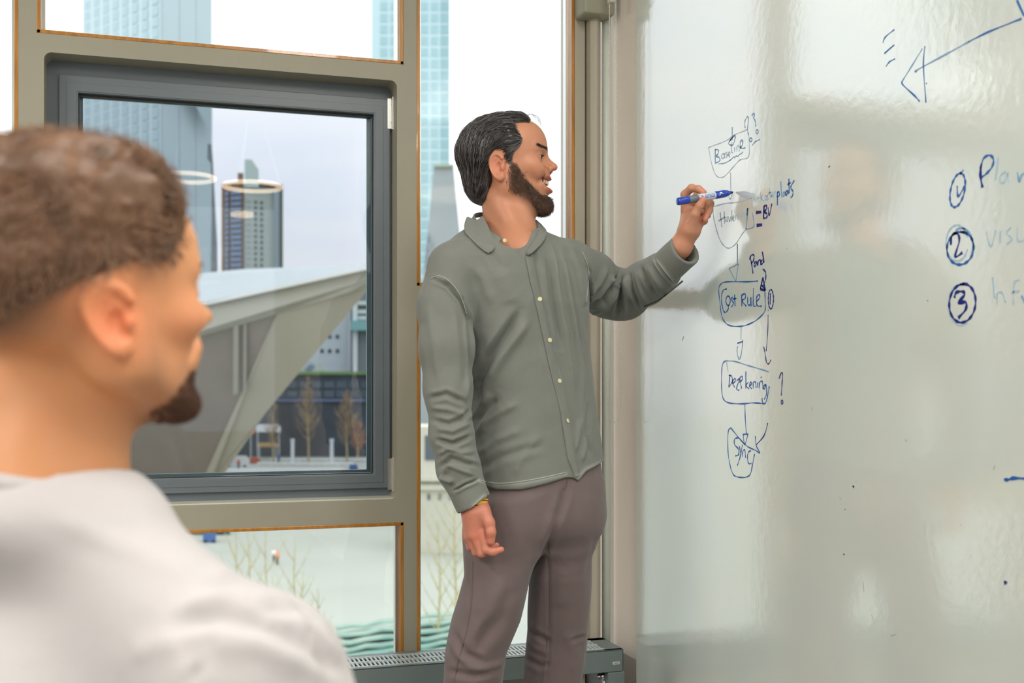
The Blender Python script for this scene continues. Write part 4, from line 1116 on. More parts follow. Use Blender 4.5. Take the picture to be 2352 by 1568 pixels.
def head_sd(p, smile=True, wide=1.0, ears=True):
    p = p.astype(np.float32)
    q = mirror(p); q[:, 1] /= wide
    d = ell(p / np.array([1, wide, 1], np.float32), (-.015, 0, .036), (.094, .075, .079))
    d = smin(d, ell(q, (.030, 0, -.012), (.060, .058, .080)), .03)
    d = smin(d, ell(q, (.034, 0, .056), (.0555, .058, .052)), .03)
    d = smin(d, cap(q, (.004, .050, -.048), (.074, .017, -.090), .016, .014), .032)
    d = smin(d, cap(q, (.000, .056, -.020), (.004, .052, -.052), .012, .012), .03)
    d = smin(d, ell(q, (.082 if smile else .075, 0, -.090), (.020, .023, .016)), .020)
    d = smin(d, ell(q, (.070, 0, -.038), (.030, .031, .030)), .02)
    d = smin(d, cap(q, (.079, .006, .036), (.066, .044, .037), .0095, .008), .014)
    d = smin(d, ell(q, (.058, .045, -.006), (.022, .016, .016)), .02)
    if smile: d = smin(d, ell(q, (.071, .035, -.017), (.017, .016, .014)), .014)
    # eyes
    d = smax(d, -ell(q, (.092, .031, .0165), (.018, .017, .0115)), .014)
    d = smin(d, ell(q, (.0695, .031, .0165), (.0140, .0155, .0135)), .006)
    hs = .0030 if smile else .0042
    zz = q.copy(); zz[:, 2] -= (.0172 - 5.0 * (q[:, 1] - .031) ** 2)
    d = smax(d, -ell(zz, (.086, .031, 0), (.014, .0135, hs)), .002)
    # nose
    nose = cap(q, (.082, 0, .026), (.1055, 0, .0010), .0065, .0078)
    nose = smin(nose, ell(q, (.1072, 0, -.0022), (.0098, .0092, .0076)), .006)
    nose = smin(nose, ell(q, (.0955, .0115, -.0075), (.0105, .0072, .0078)), .005)
    nose = smin(nose, cap(q, (.084, .006, -.004), (.092, .006, -.010), .011, .006), .008)
    d = smin(d, nose, .010)
    d = smax(d, -ell(q, (.0985, .0062, -.0135), (.0055, .0030, .0035)), .002)
    # nasolabial fold
    d = smax(d, -cap(q, (.0905, .0175, -.008), (.0760, .0365, -.040), .0020, .0016), .012)
    zc = q[:, 2] - (9.5 if smile else 2.0) * q[:, 1] ** 2
    m = np.stack([q[:, 0], q[:, 1], zc], 1)
    if smile:
        d = smin(d, ell(m, (.0935, 0, -.0292), (.0088, .0250, .0040)), .006)
        d = smin(d, ell(m, (.0925, 0, -.0575), (.0125, .0220, .0060)), .007)
        d = smax(d, -ell(m, (.0985, 0, -.0432), (.0310, .0350, .0108)), .004)
        d = smax(d, -ell(q, (.108, 0, -.0690), (.010, .018, .005)), .008)
    else:
        d = smin(d, ell(m, (.0875, 0, -.0340), (.0100, .0230, .0055)), .006)
        d = smin(d, ell(m, (.0850, 0, -.0475), (.0110, .0190, .0065)), .006)
        d = smax(d, -ell(m, (.1060, 0, -.0405), (.0120, .0250, .0010)), .002)
    if ears:
        m_ = p[:, 1] < -0.03
        o = np.full(len(p), 1.0, np.float32)
        if m_.any(): o[m_] = ear_sd(p[m_], -1)
        m2 = p[:, 1] > 0.03
        if m2.any(): o[m2] = ear_sd(p[m2], 1)
        d = smin(d, o, .006)
    return d
def skull_sd(p, wide=1.0):
    q = mirror(p.astype(np.float32)); q[:, 1] /= wide
    d = ell(p / np.array([1, wide, 1], np.float32), (-.015, 0, .036), (.094, .075, .079))
    d = smin(d, ell(q, (.034, 0, .056), (.0555, .058, .052)), .03)
    return smin(d, ell(q, (.030, 0, -.012), (.060, .058, .080)), .03)

class Frame:
    zk = 1.0
    """local head frame inside the camera-aligned metric space (u right, d away, w up)"""
    def __init__(s, org, phi, pitch=0.0, roll=0.0, k=1.0):
        f = np.array([math.sin(phi), math.cos(phi), 0.0]); l = np.array([-math.cos(phi), math.sin(phi), 0.0]); u = np.array([0, 0, 1.0])
        cp, sp = math.cos(pitch), math.sin(pitch)
        f, u = f * cp + u * sp, u * cp - f * sp
        cr_, sr = math.cos(roll), math.sin(roll)
        l, u = l * cr_ + u * sr, u * cr_ - l * sr
        s.M = np.stack([f, l, u], 0); s.o = np.asarray(org, float); s.k = k     # rows = local axes
    def loc(s, p):
        q = ((p - s.o) @ s.M.T / s.k).astype(np.float32)
        q[:, 2] = np.where(q[:, 2] < 0, q[:, 2] * s.zk, q[:, 2]); return q
    def cam(s, q):
        q = np.array(q, float)
        q[..., 2] = np.where(q[..., 2] < 0, q[..., 2] / s.zk, q[..., 2])
        return s.o + (q @ s.M) * s.k
    def world(s, q): return c2w(s.cam(q))

def cloth_mat(name, color, noise_amt=0.10, sheen=0.15, rough=0.85, weave=900, dist=0.0006):
    m = mat(name, color, rough, spec=0.25, noise=(9, noise_amt), bump=(weave, 0.35, dist), bump2=(45, 0.25, 0.004), sheen=sheen, vcol=True)
    return m
M_skin = mat('skin', (1, 1, 1), 0.45, spec=0.4, sss=0.12, vcol=True, bump=(420, 0.18, 0.0008))
M_eye = mat('eyeball', s2l(225, 218, 208), 0.15); M_iris = mat('iris', s2l(48, 30, 18), 0.1); M_teeth = mat('teeth', s2l(232, 214, 184), 0.25)
M_mouth = mat('mouth_inside', s2l(96, 34, 30), 0.5)

def eyes(fr, parent, iris_dir=(1, 0, 0)):
    for sg in (-1, 1):
        c = np.array([.0695, .031 * sg, .0165])
        bm = bmesh.new(); bmesh.ops.create_uvsphere(bm, u_segments=20, v_segments=14, radius=.0128 * fr.k)
        vv = np.array([v.co[:] for v in bm.verts]); ff = [[v.index for v in f.verts] for f in bm.faces]; bm.free()
        cw = fr.world(c[None])[0]
        e = mesh('eyeball', vv + cw, ff, M_eye, parent)
        d = np.array(iris_dir, float); d /= np.linalg.norm(d)
        ic = fr.world((c + d * .0112)[None])[0]; dw = fr.world((c + d)[None])[0] - cw; dw /= np.linalg.norm(dw)
        MB().tube([ic, ic + dw * .0018, ic + dw * .0023], [.0062 * fr.k, .0056 * fr.k, .002 * fr.k], 16).build('iris', M_iris, e, smooth=True)

def grow(fr, sd, poly, n, K, step, flow, hfun, r0, name, m, parent, jitter=0.25, ymin=0.0, box=((-.125, .125), (-.085, .085), (-.13, .13)), seed=0, curl=0.0, filt=None, k=3):
    """strands rooted on the surface sd inside the side-view region poly; grown along flow"""
    r = np.random.default_rng(seed)
    cand = []; tot = 0
    while tot < n:
        p = np.stack([r.uniform(*b, size=n * 6) for b in box], 1).astype(np.float32)
        for _ in range(4):
            g = grad(sd, p); p = p - g * sd(p)[:, None]
        g = grad(sd, p)
        ok = (polysd(p[:, 0], p[:, 2], poly) < 0) & (np.abs(sd(p)) < .001) & (np.abs(p[:, 1]) >= ymin)
        if filt is not None: ok &= filt(p)
        p = p[ok]; cand.append(p); tot += len(p)
        if len(p) == 0: break
    p = np.concatenate(cand)[:n]; n = len(p)
    hs = r.random(n); path = [p.copy()]
    jit = r.normal(size=(n, 3)) * jitter
    ph = r.random(n) * 6.28
    cur = p.copy()
    for i in range(1, K):
        g = grad(sd, cur)
        d = flow(cur) + jit
        if curl: d = d + curl * np.stack([np.sin(ph + i * 1.4), np.cos(ph + i * 1.7), np.sin(ph * 2 + i)], 1)
        d = d - g * (d * g).sum(1)[:, None] * 0.85
        d /= np.linalg.norm(d, axis=1, keepdims=True) + 1e-9
        st_ = step(cur)[:, None] if callable(step) else step
        cur = (cur + d * st_).astype(np.float32)
        tgt = hfun(cur, i / (K - 1), hs)
        cur = cur - g * (sd(cur) - tgt)[:, None]
        path.append(cur.copy())
    paths = np.stack(path, 1)
    v, q = strands(paths, r0, 0.25, k)
    o = mesh(name, fr.world(v), q, m, parent)
    return o
def skin_cols(n, base): return np.tile(np.array(base, np.float32), (n, 1))
# ================================================================== MAN AT THE BOARD
man = empty('person', (*(P(1230, 887, 2.6)[:2]), 0.0))
tag(man, 'standing man with dark hair and beard in a grey-green shirt writing on the whiteboard', 'person')
D0 = 2.60
fr1 = Frame(Q(1165, 386, 2.64), math.radians(94), pitch=0.02, k=1.0)
# ---- body: head + neck (fine), joined to arms, hands, torso, legs
SK = np.array(s2l(196, 136, 106)); LIP = np.array(s2l(192, 114, 100)); STUB = np.array(s2l(112, 78, 58))
neck_a, neck_b = Q(1160, 470, 2.645), Q(1178, 600, 2.61)
def body_head(c):
    p = fr1.loc(c)
    d = head_sd(p, True)
    n = cap(c, neck_a, neck_b, .054, .060)
    n = smin(n, cap(c, Q(1190, 480, 2.625), Q(1205, 590, 2.57), .030, .032), .03)
    n = smin(n, cap(c, Q(1140, 450, 2.61), Q(1213, 588, 2.535), .018, .013), .02)
    n = smin(n, ell(c, Q(1190, 590, 2.575), (.075, .062, .050)), .04)
    d = smin(d, n, .025)
    d = smin(d, ell(c, Q(1178, 640, 2.60), (.14, .09, .055)), .03)
    return d
vh, qh = polygonize(body_head, Q(1046, 700, 2.6) - np.array([.03, .18, 0]), Q(1300, 262, 2.6) + np.array([.02, .20, .03]), .0019)
vl = fr1.loc(vh)
BEARD = [(.0137, .004), (.0266, -.004), (.0395, -.026), (.060, -.049), (.0768, -.067), (.091, -.0655), (.104, -.069), (.118, -.0858), (.118, -.125), (.065, -.128), (.047, -.100), (.029, -.083), (.011, -.072), (.004, -.040)]
MOUST = [(.080, -.0145), (.12, -.0125), (.12, -.0235), (.092, -.0240), (.079, -.029)]
HAIR = [(.058, .150), (.0560, .094), (.046, .096), (.022, .093), (.028, .075), (.041, .052), (.036, .040), (.019, .022), (.016, -.004), (.006, -.004), (.002, .022), (-.010, .030), (-.024, .026), (-.034, .012), (-.036, -.02), (-.040, -.050), (-.046, -.078), (-.062, -.088), (-.10, -.075), (-.16, .03), (-.12, .16)]
cc = skin_cols(len(vh), SK)
def mixc(mask, colr):
    global cc
    mask = np.clip(mask, 0, 1)[:, None]; cc = cc * (1 - mask) + np.array(colr) * mask
ay = np.abs(vl[:, 1])
mixc((0.004 - polysd(vl[:, 0], vl[:, 2], BEARD)) / .012 * .6, STUB)
mixc((0.003 - polysd(vl[:, 0], vl[:, 2], MOUST)) / .008 * .32 * (vl[:, 0] > .07), STUB)
mixc((0.002 - polysd(vl[:, 0], vl[:, 2], HAIR)) / .006, s2l(52, 40, 34))
zc = vl[:, 2] - 9.5 * vl[:, 1] ** 2
mixc(np.clip(1.3 - np.abs(zc + .0315) / .0045, 0, 1) * (vl[:, 0] > .080) * (ay < .026) * .8, LIP)
mixc(np.clip(1.3 - np.abs(zc + .0555) / .0055, 0, 1) * (vl[:, 0] > .080) * (ay < .024) * .9, LIP)
mixc((zc < -.034) & (zc > -.053) & (vl[:, 0] > .064) & (vl[:, 0] < .0865) & (ay < .028), s2l(110, 40, 36))
mixc(np.exp(-((vl[:, 0] - .112) ** 2 + vl[:, 1] ** 2 + (vl[:, 2] + .002) ** 2) / .018 ** 2) * .35, s2l(214, 128, 104))
mixc(np.exp(-((vl[:, 0] + .016) ** 2 + (ay - .078) ** 2 * 3 + (vl[:, 2] + .010) ** 2) / .028 ** 2) * .5, s2l(222, 132, 106))
mixc(np.exp(-((vl[:, 0] - .078) ** 2 + (ay - .036) ** 2 + (vl[:, 2] - .0165) ** 2 * 3) / .014 ** 2) * .35, s2l(150, 96, 74))
mixc(np.exp(-((vl[:, 0] - .075) ** 2 + (ay - .036) ** 2 + (vl[:, 2] + .016) ** 2) / .018 ** 2) * .35, s2l(216, 132, 106))

# ---- arms and hands (skin)
QL = lambda x, y, d: Q(x, y, d - .05)
def hand_left(c):                                  # holds the marker at the board
    d = cap(c, QL(1540, 602, 2.684), QL(1564, 565, 2.655), .0235, .0240)
    d = smin(d, cap(c, QL(1564, 565, 2.655), QL(1584, 528, 2.635), .0245, .020), .015)
    palm = cap(c, QL(1580, 528, 2.632), QL(1590, 488, 2.640), .017, .014)
    palm = smin(palm, cap(c, QL(1574, 525, 2.645), QL(1577, 478, 2.662), .014, .012), .018)
    palm = smin(palm, cap(c, QL(1592, 530, 2.640), QL(1606, 508, 2.655), .016, .013), .018)
    d = smin(d, palm, .014)
    th = chain(c, [QL(1586, 526, 2.622), QL(1597, 492, 2.600), QL(1607, 472, 2.592), QL(1615, 459, 2.588)], [.0140, .0098, .0090, .0078], .004)
    d = smin(d, th, .010)
    return d
FING_L = [([QL(1574, 482, 2.650), QL(1573, 446, 2.640), QL(1588, 432, 2.625), QL(1604, 434, 2.612), QL(1616, 442, 2.605)], [.0105, .0094, .0088, .0082, .0070]),
          ([QL(1586, 478, 2.662), QL(1602, 448, 2.662), QL(1625, 452, 2.652), QL(1631, 468, 2.640), QL(1628, 484, 2.632), QL(1619, 504, 2.622)], [.0105, .0095, .0090, .0088, .0084, .0066]),
          ([QL(1592, 488, 2.668), QL(1612, 464, 2.668), QL(1628, 474, 2.658), QL(1624, 494, 2.645), QL(1612, 504, 2.636)], [.0100, .0090, .0084, .0080, .0062]),
          ([QL(1598, 500, 2.672), QL(1612, 482, 2.674), QL(1622, 492, 2.664), QL(1618, 508, 2.652), QL(1608, 512, 2.644)], [.0090, .0080, .0074, .0070, .0056])]
def hand_left_full(c):
    d = hand_left(c)
    for pts, rs in FING_L:
        d = smin(d, chain(c, pts, rs, .004), .0045)
    d = smax(d, -ell(c, QL(1614, 459, 2.5800), (.0055, .0012, .0070)), .0012)
    return d
def hand_right(c):                                 # hangs by the thigh, loosely closed
    d = cap(c, Q(1084, 1110, 2.42), Q(1093, 1172, 2.415), .0270, .0250)
    d = smin(d, cap(c, Q(1082, 1180, 2.420), Q(1078, 1228, 2.425), .0180, .0135), .020)
    d = smin(d, cap(c, Q(1104, 1178, 2.408), Q(1102, 1222, 2.405), .0190, .0140), .020)
    d = smin(d, cap(c, Q(1092, 1178, 2.41), Q(1090, 1226, 2.408), .018, .0145), .020)
    th = chain(c, [Q(1112, 1176, 2.395), Q(1124, 1200, 2.385), Q(1128, 1222, 2.380), Q(1128, 1243, 2.382)], [.0140, .0112, .0100, .0082], .006)
    d = smin(d, th, .009)
    for pts, rs in (([Q(1108, 1222, 2.398), Q(1117, 1262, 2.392), Q(1132, 1267, 2.388), Q(1151, 1262, 2.390)], [.0112, .0098, .0088, .0068]),
                    ([Q(1092, 1230, 2.402), Q(1106, 1270, 2.398), Q(1124, 1262, 2.408), Q(1140, 1252, 2.410)], [.0110, .0094, .0084, .0064]),
                    ([Q(1080, 1232, 2.412), Q(1094, 1268, 2.412), Q(1110, 1262, 2.425), Q(1120, 1248, 2.430)], [.0102, .0088, .0078, .0062]),
                    ([Q(1071, 1228, 2.424), Q(1080, 1256, 2.430), Q(1094, 1254, 2.442), Q(1104, 1242, 2.446)], [.0090, .0076, .0068, .0056])):
        d = smin(d, chain(c, pts, rs, .004), .0045)
    return d
vA, qA = polygonize(hand_left_full, Q(1530, 620, 2.63) - np.array([0, .10, 0]), Q(1650, 415, 2.63) + np.array([0, .10, 0]), .0012)
vB, qB = polygonize(hand_right, Q(1045, 1300, 2.41) - np.array([0, .08, 0]), Q(1165, 1110, 2.41) + np.array([0, .08, 0]), .0012)
# under the clothes: arms, trunk and legs, coarse
SH_R, EL_R, WR_R = Q(1045, 650, 2.52), Q(1030, 900, 2.44), Q(1088, 1150, 2.418)
SH_L, EL_L, WR_L = Q(1320, 625, 2.72), Q(1424, 680, 2.81), Q(1550, 594, 2.63)
HIP_R, KN_R, AN_R = Q(1170, 1180, 2.57), Q(1088, 1620, 2.52), Q(1085, 2020, 2.56)
HIP_L, KN_L, AN_L = Q(1290, 1160, 2.66), Q(1275, 1620, 2.66), Q(1262, 1990, 2.72)
def body_low(c):
    d = chain(c, [SH_R, EL_R, WR_R], [.038, .034, .024], .02)
    d = np.minimum(d, chain(c, [SH_L, EL_L, WR_L], [.040, .034, .022], .02))
    t = ell(c, Q(1195, 760, 2.6), (.125, .085, .20)); t = smin(t, ell(c, Q(1225, 1060, 2.6), (.10, .07, .14)), .05)
    t = smin(t, cap(c, SH_R, SH_L, .045), .05)
    d = smin(d, t, .04)
    d = smin(d, chain(c, [HIP_R, KN_R, AN_R], [.045, .036, .030], .03), .04)
    return smin(d, chain(c, [HIP_L, KN_L, AN_L], [.045, .036, .030], .03), .04)
vC, qC = polygonize(body_low, Q(940, 2100, 2.6) - np.array([0, .3, 0]), Q(1620, 540, 2.6) + np.array([0, .35, 0]), .010)
cA = skin_cols(len(vA), s2l(198, 140, 112)); cB = skin_cols(len(vB), s2l(196, 126, 104)); cC = skin_cols(len(vC), SK)
def tipred(v, c, tips, r=.012, colr=s2l(214, 126, 106)):
    for t in tips:
        m = np.exp(-((v - t) ** 2).sum(1) / r ** 2)[:, None] * .6; c[:] = c * (1 - m) + np.array(colr) * m
tipred(vA, cA, [f[0][-1] for f in FING_L] + [QL(1616, 458, 2.588)])
tipred(vB, cB, [Q(1102, 1226, 2.395), Q(1088, 1232, 2.395), Q(1150, 1262, 2.39), Q(1128, 1243, 2.37)])
cat = lambda *vs: np.concatenate(vs)
off1 = len(vh); off2 = off1 + len(vA); off3 = off2 + len(vB)
body = mesh('body', c2w(cat(vh, vA, vB, vC)), cat(qh, qA + off1, qB + off2, qC + off3), M_skin, man, cols=cat(cc, cA, cB, cC))
# thumb nail
eyes(fr1, man, (1, -.12, .05))
# teeth
for row, (z0, n_, h_) in enumerate(((-.0385, 10, .0088), (-.0525, 8, .0050))):
    for i in range(n_):
        a = (i - (n_ - 1) / 2) / ((n_ - 1) / 2)
        y = a * .0215; x = (.0935 - 30 * y * y) - row * .002
        z = z0 + 7 * y * y
        wd = .0042 if abs(a) < .5 else .0034
        ang = math.atan2(2 * 30 * y, 1)
        pts = []
        b = MB()
        T_ = np.array([-math.sin(ang), math.cos(ang), 0]); N_ = np.array([math.cos(ang), math.sin(ang), 0])
        sec = []
        for zz, ww, dd in ((-h_ / 2, .7, .6), (-h_ * .3, 1, 1), (h_ * .3, .95, 1), (h_ / 2, .8, .8)):
            sec.append([fr1.world((np.array([x, y, z + zz]) + T_ * sx * wd / 2 * ww + N_ * sy * .0018 * dd)[None])[0] for sx, sy in ((-1, -.6), (-.5, -1), (.5, -1), (1, -.6), (1, .6), (.5, 1), (-.5, 1), (-1, .6))])
        base = 0
        v_ = [p for s_ in sec for p in s_]; f_ = [tuple(range(8))[::-1], tuple(24 + k for k in range(8))]
        for j in range(3): f_ += [(j * 8 + k, j * 8 + (k + 1) % 8, j * 8 + 8 + (k + 1) % 8, j * 8 + 8 + k) for k in range(8)]
        b.add(v_, f_); b.build('tooth', M_teeth, man, smooth=True)

# ---- hair: cap + strands
M_hair = mat('dark_hair', s2l(30, 26, 26), 0.33, spec=0.8, noise=(40, 0.35))
M_hair2 = mat('dark_hair_strands', s2l(50, 45, 44), 0.32, spec=0.9, noise=(90, 0.6))
M_beard = mat('beard_hair', s2l(98, 70, 54), 0.5, noise=(50, 0.4))
def cap_sd(p, off=.0095):
    n = snoise(p * np.array([.35, 1, 1]), 420, 3) * .0016
    taper = np.clip(-polysd(p[:, 0], p[:, 2], HAIR) / .018, 0, 1)
    return smax(skull_sd(p) - off * (.15 + .85 * taper) - n * taper, polysd(p[:, 0], p[:, 2], HAIR), .004)
def hair_vol(p):
    d = cap_sd(p)
    nape = ell(p, (-.058, 0, -.030), (.042, .056, .050))
    nape = smax(nape, polysd(p[:, 0], p[:, 2], HAIR), .006)
    return smin(d, nape, .02)
vv, qq = polygonize(hair_vol, (-.135, -.095, -.11), (.07, .095, .135), .0026)
hair = mesh('hair', fr1.world(smooth_mesh(vv, qq, 1)), qq, M_hair, man)
def flow1(p):
    s = np.clip((-p[:, 0] + .02) / .11, 0, 1); side = np.clip(1 - (p[:, 2] - .03) / .07, 0, 1)
    fx = -(1.05 - s * .85); fz = -(.10 + side * (.35 + .95 * s)) - .5 * s
    sx = np.sign(p[:, 1]) * .08
    return np.stack([fx, sx, fz], 1)
hsd = lambda p: hair_vol(p)
grow(fr1, hair_vol, HAIR, 6500, 9, .0058, flow1,
     lambda c, t, hs: -.0008 + .0034 * hs * (.3 + math.sin(3.1 * t)), .00055, 'hair_strand_layer', M_hair2, hair, jitter=.10, seed=3, k=3)['kind'] = 'stuff'
grow(fr1, hair_vol, HAIR, 1100, 10, .0062, flow1, lambda c, t, hs: .0006 + .0034 * hs * (.3 + math.sin(3.1 * t)), .00075, 'grey_sheen_strand',
     mat('lighter_hair_strands', s2l(96, 92, 92), 0.3, spec=1.0, noise=(90, 0.5)), hair, jitter=.14, seed=31)['kind'] = 'stuff'
# a few loose strands at the crown front
b = MB()
for i in range(14):
    r_ = random.Random(i); y = r_.uniform(-.03, .03)
    pts = [np.array([.045 - .004 * i * r_.random(), y, .112]), np.array([.058, y, .119 + .004 * r_.random()]), np.array([.072 + .006 * r_.random(), y * 1.1, .112]), np.array([.080 + .006 * r_.random(), y * 1.2, .098 - .01 * r_.random()])]
    b.tube([fr1.world(np.array(q)[None])[0] for q in pts] if False else [fr1.world(q[None])[0] for q in pts], [.0003, .00025, .0002, .00012], 3, cap=False)
b.build('loose_strand', M_hair2, hair)['kind'] = 'stuff'
# beard + moustache
def flowb(p): return np.stack([.25 + 0 * p[:, 0], .25 * np.sign(p[:, 1]), -1 + 0 * p[:, 0]], 1)
hs_noear = lambda p: head_sd(p, True, ears=False)
beard_o = grow(fr1, hs_noear, [(x, z) for x, z in BEARD], 5200, 6, .0030, flowb,
     lambda c, t, hs: t * (.0015 + .006 * hs * np.clip((c[:, 0] - .0) / .06, .25, 1.6)), .00042, 'beard', M_beard, man, jitter=.35, curl=.5, seed=5)
beard_o['kind'] = 'stuff'
o = grow(fr1, hs_noear, MOUST, 90, 5, .0022, lambda p: np.stack([.1 + 0 * p[:, 0], .9 * np.sign(p[:, 1]), -.7 + 0 * p[:, 0]], 1),
     lambda c, t, hs: t * .0035 * hs + .0005, .00030, 'moustache', M_beard, man, jitter=.25, seed=6, filt=lambda p: p[:, 0] > .092)
o['kind'] = 'stuff'
# chin volume so the beard reads dense
def chinv(p):
    d = smax(smax(hs_noear(p) - .0042, polysd(p[:, 0], p[:, 2], [(x, z) for x, z in BEARD]) + .003, .006), .046 - p[:, 0], .02)
    return d - snoise(p, 700, 8) * .0012
vv, qq = polygonize(chinv, (.0, -.07, -.135), (.135, .07, -.03), .0022)
mesh('beard_base', fr1.world(vv), qq, mat('beard_dark', s2l(58, 40, 31), 0.7, noise=(160, 0.4)), beard_o)
# eyebrows
for sg in (-1, 1):
    poly = [(.052, .038), (.070, .0435), (.098, .041), (.098, .0345), (.070, .0375)]
    o = grow(fr1, hs_noear, poly, 340, 5, .0028, lambda p: np.stack([-.3 + 0 * p[:, 0], np.sign(p[:, 1]), .15 + 0 * p[:, 0]], 1),
         lambda c, t, hs: .0006 + .0018 * t * hs, .00038, 'eyebrow', M_hair, man, jitter=.12, seed=8 + sg, filt=lambda p, sg=sg: (p[:, 1] * sg > .010) & (p[:, 1] * sg < .050) & (p[:, 0] > .05))
    o['kind'] = 'stuff'
    lash = MB()
    for i in range(16):
        yy = .031 + (i - 7.5) / 7.5 * .0115
        z_ = .0172 - 5.0 * (yy - .031) ** 2 + .0026
        x_ = .0695 + math.sqrt(max(.0140 ** 2 * (1 - ((yy - .031) / .0155) ** 2), 0)) * .98
        p0 = np.array([x_, yy * sg, z_]); lash.tube([fr1.world((p0 + np.array(q) * [1, sg, 1])[None])[0] for q in ((0, 0, 0), (.003, .0006, -.0003), (.0055, .0012, .0010))], [.00035, .00028, .0001], 3, cap=False)
    lash.build('eyelash', M_hair, man)['kind'] = 'stuff'

# ---- shirt
NRM = np.array([math.sin(math.radians(33)), -math.cos(math.radians(33))])      # chest normal (u, d)
WID = np.array([-NRM[1], NRM[0]])                                               # towards his left shoulder
tz_px = [1180, 1110, 1000, 900, 800, 700, 640, 600, 565, 540, 515, 490]
tcx = [1240, 1238, 1229, 1219, 1207, 1194, 1184, 1179, 1174, 1162, 1155, 1150]
thw = [152, 149, 146, 142, 144, 155, 160, 156, 132, 92, 50, 30]
tb = [.132, .130, .124, .120, .122, .126, .122, .112, .096, .080, .068, .060]
Wk = np.array([(HY - y) / FPX * D0 for y in tz_px])
Cu = np.array([(x - CX) / FPX * D0 for x in tcx]); Hw = np.array([h / FPX * D0 for h in thw]); Tb = np.array(tb)
Ta = np.sqrt(np.maximum(Hw ** 2 - (Tb * WID[1]) ** 2, .0008)) / WID[0]
def torso(c):
    w_ = c[:, 2]
    cu = np.interp(w_, Wk, Cu); a = np.interp(w_, Wk, Ta); b_ = np.interp(w_, Wk, Tb)
    du = c[:, 0] - cu; dd = c[:, 1] - D0
    x = du * WID[0] + dd * WID[1]; y = du * NRM[0] + dd * NRM[1]
    r = (np.abs(x / a) ** 2.3 + np.abs(y / b_) ** 2.3) ** (1 / 2.3)
    d = (r - 1) * np.minimum(a, b_)
    return smax(d, w_ - Wk[-1], .02)
slR = [Q(1040, 612, 2.50), Q(1020, 700, 2.475), Q(1026, 800, 2.45), Q(1030, 900, 2.435), Q(1038, 1000, 2.425), Q(1054, 1075, 2.42), Q(1070, 1112, 2.418)]
srR = [.058, .056, .054, .050, .047, .044, .036]
cuR = [Q(1068, 1108, 2.418), Q(1088, 1156, 2.416)]
slL = [Q(1312, 612, 2.70), Q(1352, 640, 2.76), Q(1400, 672, 2.82), Q(1432, 678, 2.82), Q(1480, 650, 2.745), Q(1520, 622, 2.672)]
srL = [.062, .066, .062, .058, .050, .044]
cuL = [Q(1516, 626, 2.668), Q(1573, 574, 2.600)]
def shirt_sd(c):
    t = torso(c)
    t = smin(t, cap(c, Q(1070, 585, 2.53), Q(1110, 548, 2.57), .040, .045), .05)
    t = smin(t, cap(c, Q(1300, 588, 2.68), Q(1240, 560, 2.63), .036, .030), .05)
    aR = chain(c, slR, srR, .02)
    aR = smin(aR, cap(c, cuR[0], cuR[1], .0400, .0385), .006)
    aL = chain(c, slL, srL, .02)
    aL = smin(aL, cap(c, cuL[0], cuL[1], .0385, .0385), .005)
    # cut the cuffs open
    for a, b_ in ((cuR, 0), (cuL, 1)):
        n = (a[1] - a[0]) / np.linalg.norm(a[1] - a[0]); n = n.astype(np.float32)
        if b_ == 0: n = np.array([.52, 0, -.86], np.float32)
        e = (c - a[1].astype(np.float32)) @ n - .001
        near = np.sqrt(((c - a[1].astype(np.float32)) ** 2).sum(1)) < .12
        inner = smax(cap(c, a[0] * .55 + a[1] * .45, a[1] + n * .05, .0335 if b_ == 0 else .0320), -1 * np.ones(len(c), np.float32), .001)
        if b_ == 0: aR = np.where(near, smax(smax(aR, e, .002), -inner, .002), aR)
        else: aL = np.where(near, smax(smax(aL, e, .002), -inner, .002), aL)
    d = smin(t, aR, .016)
    m = smin(t, aL, .028)
    d = np.minimum(d, m)
    # hem
    px = CX + FPX * c[:, 0] / c[:, 1]
    hy = np.interp(px, [1060, 1100, 1145, 1200, 1260, 1300, 1316, 1328, 1345, 1382, 1420], [1090, 1104, 1114, 1110, 1098, 1088, 1089, 1096, 1076, 1060, 1050])
    hw_ = (HY - hy) / FPX * D0
    lower = (c[:, 2] < (HY - 1000) / FPX * D0)
    isarm = (aR < t)
    cut = hw_ - c[:, 2]
    d = np.where(lower & ~isarm, smax(smax(t, cut, .003), -1 * (aR * 0 + 1), .001), d)
    d = np.where(lower & ~isarm, np.minimum(d, aR), d)
    d = np.where(lower & isarm, np.minimum(aR, smax(t, cut, .003)), d)
    inn = np.maximum(t + .006, c[:, 2] - (HY - 1040) / FPX * D0)
    d = np.where(lower & (aR > .0), smax(d, -inn, .002), d)
    # neck opening
    nk = cap(c, Q(1163, 440, 2.645), Q(1180, 560, 2.600), .060, .060)
    nk = smin(nk, cap(c, Q(1160, 470, 2.62), Q(1178, 520, 2.50), .058, .050), .02)
    nk = smin(nk, cap(c, Q(1186, 512, 2.50), Q(1207, 586, 2.475), .046, .009), .010)
    d = smax(d, -nk, .004)
    return d
